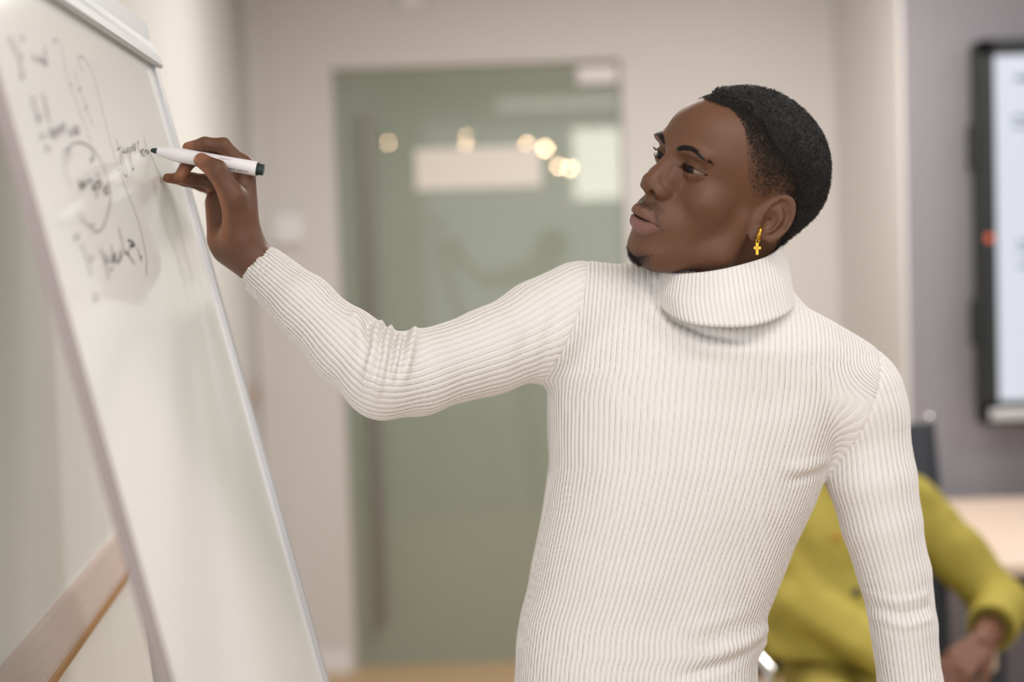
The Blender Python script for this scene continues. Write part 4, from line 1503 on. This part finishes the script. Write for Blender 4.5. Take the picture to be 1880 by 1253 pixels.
# ---- earring: square hoop with a hanging cross
ld = float(h2c(np.array([[-16.0, 80, -27]]))[0, 2]) - .006
er = link('earring', MB().build('e').data, M['gold'], man)
bpy.data.objects.remove(bpy.data.objects['e'])
er.data.name = 'earring'
hoop = MB()
hp_ = []
for a in np.linspace(0, 2 * math.pi, 25)[:-1]:
    cc = C(1395, 430, ld)
    hp_.append(cc + np.array([math.cos(a) * .0016 + .22 * math.sin(a) * .0068, math.sin(a) * .0068, math.cos(a) * .0062]))
pts_ = [c2w(p) for p in hp_]
hoop.tube(pts_ + [pts_[0]], .00235, 8, cap=False)
bpy.data.objects.remove(er)
er = hoop.build('earring', M['gold'], man, True)
jr = MB()
cc = C(1391, 443, ld - .004)
jr.tube([c2w(cc + np.array([math.cos(a) * .0018, math.sin(a) * .0026, 0])) for a in np.linspace(0, 2 * math.pi, 13)], .0005, 6, cap=False)
jr.build('jump_ring', M['gold'], er, True)
cr_ = MB()
def cbox(x0, y0, x1, y1, t, mb):
    d0 = ld - .0045
    A, B = C(x0, y0, d0), C(x1, y1, d0)
    v = [c2w((x, y, d0 + z)) for z in (0, t) for y in (A[1], B[1]) for x in (A[0], B[0])]
    mb.add(v, [(0, 1, 3, 2), (4, 6, 7, 5), (0, 4, 5, 1), (2, 3, 7, 6), (0, 2, 6, 4), (1, 5, 7, 3)])
cbox(1387.6, 446, 1392.6, 468, .0012, cr_)
cbox(1384, 453, 1397, 458, .0011, cr_)
cr_.build('cross', M['gold'], er)

# ------------------------------------------------------------------ marker
m0 = tipb + bn * .0006
m1 = c2w(C(484, 312.5, DM + .004))
ax_ = m1 - m0; ML_ = np.linalg.norm(ax_); ax_ /= ML_
mk = empty('marker_pen', tuple(m0))
tag(mk, 'white dry-erase marker with dark green nib and end plug held in hand', 'marker')
def lathe(name, prof, m, parent, n=32):
    mb = MB().tube([m0 + ax_ * t for t, r in prof], [r for t, r in prof], n)
    return mb.build(name, m, parent, True, 30)
k_ = ML_ / .135
lathe('nib', [(0, .0012), (.001, .0022), (.004, .0030), (.008 * k_, .0036)], M['green_black'], mk)
lathe('barrel', [(.0078 * k_, .0046), (.009 * k_, .0054), (.0155 * k_, .0058), (.017 * k_, .0064), (.027 * k_, .0078), (.032 * k_, .0083), (.1262 * k_, .0083), (.1268 * k_, .0080)], M['white_plastic'], mk)
lathe('end_plug', [(.1266 * k_, .0076), (.1290 * k_, .0076), (.1292 * k_, .0066), (.1348 * k_, .0064), (.135 * k_, .0060)], M['green_black'], mk)
# printed lettering wrapped round the barrel
toc = CAMn - (m0 + ax_ * .08); toc -= ax_ * toc.dot(ax_); toc /= np.linalg.norm(toc)
sdw = np.cross(ax_, toc)
if sdw[2] < 0: sdw = -sdw                     # round the barrel, upwards
def wrap_text(txt, size, along, aroundmm, m, name):
    cu = bpy.data.curves.new(name, 'FONT'); cu.body = txt; cu.size = size
    ob = bpy.data.objects.new(name, cu); col.objects.link(ob)
    dg = bpy.context.evaluated_depsgraph_get()
    me_ = bpy.data.meshes.new_from_object(ob.evaluated_get(dg))
    bpy.data.objects.remove(ob)
    co = coords_of(me_).astype(np.float64)
    an = (co[:, 1] + aroundmm / 1000) / .0084
    w_ = m0 + (along + co[:, :1]) * ax_ + .00845 * (np.cos(an)[:, None] * toc + np.sin(an)[:, None] * sdw)
    me_.vertices.foreach_set('co', w_.astype(np.float32).ravel()); me_.update()
    me_.materials.clear()
    link(name, me_, m, mk)
wrap_text('для маркерных досок', .0044, .0665, -6.6, M['ink'], 'print')
wrap_text('маркер', .0036, .079, 4.0, mat('print_grey', srgb(150, 120, 112), .5), 'print')
wrap_text('м', .0050, .0505, -5.0, M['ink'], 'print')
#SECTION_SEATED
# ------------------------------------------------------------------ seated person behind, and the office chair
SD = 3.02
def S(x, y, w=0.0):
    return C(x, y, SD + w)
SPX = SD / FPX
sp = empty('person', (.74, 3.0, 0))
tag(sp, 'seated person in olive green buttoned shirt with clasped hands and silver ring', 'person')
s_y = np.array([850, 880, 930, 990, 1060, 1130, 1190, 1215, 1260], dtype=float)
s_l = np.array([1530, 1480, 1450, 1430, 1415, 1402, 1396, 1395, 1400], dtype=float)
s_r = np.array([1640, 1690, 1715, 1705, 1690, 1675, 1665, 1660, 1655], dtype=float)
s_w = np.array([.12, .115, .10, .08, .06, .04, .03, .03, .03])
s_b = np.array([.06, .085, .11, .12, .125, .13, .135, .13, .12])
_sy = -(s_y - 626.5) / FPX * SD
_so = np.argsort(_sy)
ARM_S = [(S(1672, 925, .09), 56), (S(1752, 1015, .06), 52), (S(1838, 1112, .02), 46), (S(1822, 1150, -.10), 44)]
ARM_S2 = [(S(1490, 930, .09), 54), (S(1470, 1030, .05), 46), (S(1475, 1105, -.02), 42), (S(1640, 1212, -.21), 38)]


def shirt_sdf(p):
    y = p[:, 1]
    l, r = np.interp(y, _sy[_so], ((s_l - 940) * SPX)[_so]), np.interp(y, _sy[_so], ((s_r - 940) * SPX)[_so])
    w, b = np.interp(y, _sy[_so], s_w[_so]), np.interp(y, _sy[_so], s_b[_so])
    u, v = (p[:, 0] - (l + r) / 2) / ((r - l) / 2), (p[:, 2] - SD - w) / b
    f = ((u * u + v * v) ** .5 - 1) * np.minimum((r - l) / 2, b) * .9
    f = smax(f, y - S(0, 862)[1], .04)
    f = smax(f, S(0, 1208)[1] - .05 * (p[:, 0] - S(1500, 0)[0]) - y, .02)
    for ar in (ARM_S, ARM_S2):
        g = chain(p, [a for a, r_ in ar], [r_ * SPX for a, r_ in ar], .03)
        e = ar[-1][0]; d = e - ar[-2][0]; d = d / np.linalg.norm(d)
        pl = (p - e.astype(np.float32)) @ d.astype(np.float32) - .012
        g = np.maximum(g, pl)
        hol = np.maximum(cone(p, e - d * .02, e + d * .04, ar[-1][1] * SPX * .86, ar[-1][1] * SPX * .86), -(pl + .03))
        f = smin(f, g, .018)
        f = np.maximum(f, -hol)
    # folds of the loose cloth
    f = f + .0065 * np.sin((p[:, 0] * 30 + p[:, 1] * 34 + 1.2 * np.sin(p[:, 1] * 21))) * sstep(.09, -.02, f * 0 + np.abs(u) - .9)
    f = f + .004 * flow_noise(p, 26, 2.0)
    return f


Vs, Qs = surface_net(shirt_sdf, S(1370, 1290)[:2].tolist() + [SD - .28], S(1890, 850)[:2].tolist() + [SD + .27], .005)
shirt = link('shirt', np_mesh('shirt', c2w(Vs), Qs), M['olive'], sp)


def front_of(fn, x, y, w0, w1):
    ws = np.arange(w0, w1, .002)
    P_ = np.stack([np.full(len(ws), x), np.full(len(ws), y), ws], 1).astype(np.float32)
    v = fn(P_)
    i = np.argmax(v < 0)
    return ws[i]


# button placket, lower band and buttons lie on the front of the shirt
def strip(name, pxs, half, m, off=.0035):
    pv, pf = [], []
    for x, y in pxs:
        for s in (-1, 0, 1):
            c_ = S(x + s * half, y)
            w = front_of(shirt_sdf, c_[0], c_[1], SD - .25, SD + .25)
            pv.append((c_[0], c_[1], w - (off if s == 0 else off * .6)))
    for i in range(len(pxs) - 1):
        for s in (0, 1):
            pf.append((3 * i + s, 3 * i + s + 1, 3 * i + s + 4, 3 * i + s + 3))
    link(name, np_mesh(name, c2w(np.array(pv)), np.array(pf)), m, shirt)


strip('placket', [(1500 + (y - 890) * .285, y) for y in range(885, 1196, 10)], 20, M['olive'])
M['button_tan'] = mat('tan_button', srgb(196, 150, 60), .3, metal=.3)
M['button_dark'] = mat('dark_button', srgb(96, 84, 66), .3, metal=.3)
for (x, y), m in (((1528, 980), M['button_tan']), ((1555, 1076), M['button_dark']), ((1580, 1165), M['button_dark']), ((1503, 893), M['button_tan'])):
    c_ = S(x, y)
    w = front_of(shirt_sdf, c_[0], c_[1], SD - .25, SD + .25)
    b0 = np.array([c_[0], c_[1], w - .002]); b1 = b0 - np.array([0, 0, .006])
    MB().tube([c2w(b0), c2w(b1), c2w(b1 - np.array([0, 0, .001]))], [.0095, .0095, .007], 14).build('button', m, shirt, True)

# trousers of the seated person, shins and feet to the floor
def w_(x, y, z): return (x, y, z)
hpx = .725
def strouser(p):
    f = ell(p, (hpx, 3.04, .582), (.160, .15, .11))
    for s, kx in ((-1, hpx - .12), (1, hpx + .16)):
        f = smin(f, chain(p, [(hpx + s * .08, 3.02, .585), (kx, 2.62, .55), (kx, 2.60, .10)], [.080, .068, .055], .03), .03)
    f = f + .003 * flow_noise(p, 30, 4.0)
    return np.maximum(f, .07 - p[:, 2])
Vt, Qt = surface_net(strouser, (hpx - .4, 2.4, .02), (hpx + .4, 3.3, .75), .009)
link('trousers', np_mesh('trousers', Vt, Qt), M['olive_dark'], sp)
for s, kx in ((-1, hpx - .12), (1, hpx + .16)):
    def shoe2(p):
        f = ell(p, (kx, 2.54, .045), (.047, .13, .045))
        f = smin(f, cone(p, (kx, 2.60, .06), (kx, 2.60, .10), .042, .042), .03)
        return smax(f, .002 - p[:, 2], .008)
    Vv, Qv = surface_net(shoe2, (kx - .08, 2.38, -.02), (kx + .08, 2.72, .17), .008)
    link('shoe', np_mesh('shoe', Vv, Qv), M['shoe'], sp)

# body: head hidden behind the man's shoulder, neck, forearms and clasped hands
SHO_ = S(1566, 772, .10)
SHR = head_axes(math.radians(18), math.radians(-6), math.radians(4))
SHS = .00096
def sh2c(p): return np.asarray(p) @ (SHR * SHS).T + SHO_
Va, Qa = surface_net(head_skin, (-120, -100, -175), (122, 100, 140), 2.6)
ha = Va.astype(np.float32)
W1 = S(1806, 1180, -.15)
W2 = S(1668, 1224, -.215)
hc1 = hand_cones(W1, S(1742, 1238, -.22) - W1, np.array([-.25, -.75, .6]), .42, -1.0, 1.0)
hc2 = hand_cones(W2, S(1745, 1250, -.225) - W2, np.array([.2, -.4, .9]), .35, 1.0, 1.0)
def shands(p):
    f = cone(p, ARM_S[-2][0], W1, .036, .027)
    f = smin(f, cone(p, ARM_S2[-2][0], W2, .036, .026), .01)
    for a, b, r1, r2 in hc1 + hc2:
        f = smin(f, cone(p, a, b, r1, r2), .004)
    return f
Vh, Qh = surface_net(shands, S(1380, 1330)[:2].tolist() + [SD - .36], S(1890, 1090)[:2].tolist() + [SD + .10], .003)
bm_ = np_mesh('body', c2w(np.concatenate([sh2c(Va), Vh])), np.concatenate([Qa, Qh + len(Va)]))
link('body', bm_, M['skin_2'], sp)
Vk, Qk = surface_net(hair_sdf, (-128, -100, -80), (112, 100, 152), 3.0)
kp_ = hair_thick(Vk.astype(np.float32)) > -1.2
link('hair', np_mesh('hair', c2w(sh2c(Vk)), Qk[kp_[Qk].all(1)]), M['hair'], sp)
for sgn in (1, -1):
    ec = sh2c((EYE * np.array([1, sgn, 1]))[None])[0]
    nu, nv = 20, 14
    th2, ph2 = np.meshgrid(np.linspace(0, math.pi, nv), np.linspace(0, 2 * math.pi, nu, endpoint=False), indexing='ij')
    gd = SHR @ np.array([1.0, 0, 0]); a1 = np.cross(gd, [0, 1.0, 0]); a1 /= np.linalg.norm(a1); a2 = np.cross(gd, a1)
    ev = (np.cos(th2)[..., None] * gd + np.sin(th2)[..., None] * (np.cos(ph2)[..., None] * a1 + np.sin(ph2)[..., None] * a2)) * ER * SHS + ec
    fq = [(i * nu + j, i * nu + (j + 1) % nu, (i + 1) * nu + (j + 1) % nu, (i + 1) * nu + j) for i in range(nv - 1) for j in range(nu)]
    m_ = np_mesh('eye', c2w(ev.reshape(-1, 3)), np.array(fq))
    if len(m_.vertices) == nu * nv:
        fattr(m_, 'iris', np.clip(1 - th2 / .86, 0, 1).ravel())
    link('eye', m_, M['eye'], sp)
# ring on a finger of the upper hand
fa, fb = hc1[5][0], hc1[5][1]
rc_ = fa * .45 + fb * .55; rd = (fb - fa) / np.linalg.norm(fb - fa)
r1_ = np.cross(rd, [0, 0, 1.0]); r1_ /= np.linalg.norm(r1_); r2_ = np.cross(rd, r1_)
MB().tube([c2w(rc_ + (r1_ * math.cos(a) + r2_ * math.sin(a)) * .0098) for a in np.linspace(0, 2 * math.pi, 25)], .0026, 8, cap=False).build('finger_ring', M['silver'], sp, True)

# office chair
CX, CY = .745, 3.06
oc = empty('office_chair', (CX, CY, 0))
tag(oc, 'black mesh office chair with chrome frame under the seated person', 'chair')
MB().box((CX - .25, CY - .26, .405), (CX + .25, CY + .24, .465), bev=.025).build('seat', M['mesh_black'], oc, True)
bk = MB()
nx, nz = 12, 14
bv, bf = [], []
for k in (0, 1):
    for j in range(nz):
        for i in range(nx):
            u, v = i / (nx - 1) * 2 - 1, j / (nz - 1)
            bv.append((CX + .005 + u * .245, CY + .235 + .10 * v - .035 * u * u * -1 * .6 - .02 * math.sin(v * 3.1) + k * .018, .50 + .575 * v))
for j in range(nz - 1):
    for i in range(nx - 1):
        a = j * nx + i
        bf.append((a, a + 1, a + nx + 1, a + nx))
        b = a + nx * nz
        bf.append((b, b + nx, b + nx + 1, b + 1))
for j in range(nz - 1):
    for i, s in ((0, 1), (nx - 1, -1)):
        a = j * nx + i; b = a + nx * nz
        bf.append((a, a + nx, b + nx, b)[::s])
for i in range(nx - 1):
    for j, s in ((0, -1), (nz - 1, 1)):
        a = j * nx + i; b = a + nx * nz
        bf.append((a, a + 1, b + 1, b)[::s])
bk.add(bv, bf).build('backrest', M['mesh_black'], oc, True)
for s in (-1, 1):
    x = CX + .005 + s * .258
    pts = [(x, CY + .26, .44)] + [(x, CY + .256 + .10 * v - .02 * math.sin(v * 3.1) + .02, .50 + .575 * v) for v in np.linspace(0, 1.02, 9)]
    MB().tube(pts, .010, 10).build('back_frame', M['mesh_black'], oc, True)
    t_ = pts[-1]
    MB().tube([(t_[0], t_[1], t_[2] - .012), (t_[0], t_[1], t_[2] + .004), (t_[0], t_[1], t_[2] + .008)], [.0125, .0125, .007], 12).build('frame_cap', M['chrome'], oc, True)
    xa = CX + s * .30 + (.06 if s > 0 else .026)
    arm = MB().tube([(xa + (.03 if s < 0 else 0), CY - .14, .43), (xa + (.035 if s < 0 else 0), CY - .18, .56), (xa + (.035 if s < 0 else 0), CY - .19, .645), (xa + (.01 if s < 0 else 0), CY - .15, .672), (xa, CY + .16, .665), (xa, CY + .24, .63), (xa, CY + .25, .50)], .014, 12)
    arm = arm.build('armrest', M['chrome'], oc, True)
    MB().box((xa - .02, CY - .12, .674), (xa + .02, CY + .15, .693), bev=.008).build('arm_pad', M['black'], arm, True)
MB().tube([(CX, CY, .10), (CX, CY, .405)], .028, 16).build('gas_lift', M['chrome'], oc, True)
for k in range(5):
    a = 2 * math.pi * k / 5 + .3
    dx, dy = math.cos(a), math.sin(a)
    MB().tube([(CX, CY, .11), (CX + dx * .3, CY + dy * .3, .075)], [.026, .016], 10).build('leg', M['chrome'], oc, True)
    MB().tube([(CX + dx * .3 - dy * .022, CY + dy * .3 + dx * .022, .031), (CX + dx * .3 + dy * .022, CY + dy * .3 - dx * .022, .031)], .030, 16).build('caster', M['black'], oc, True)
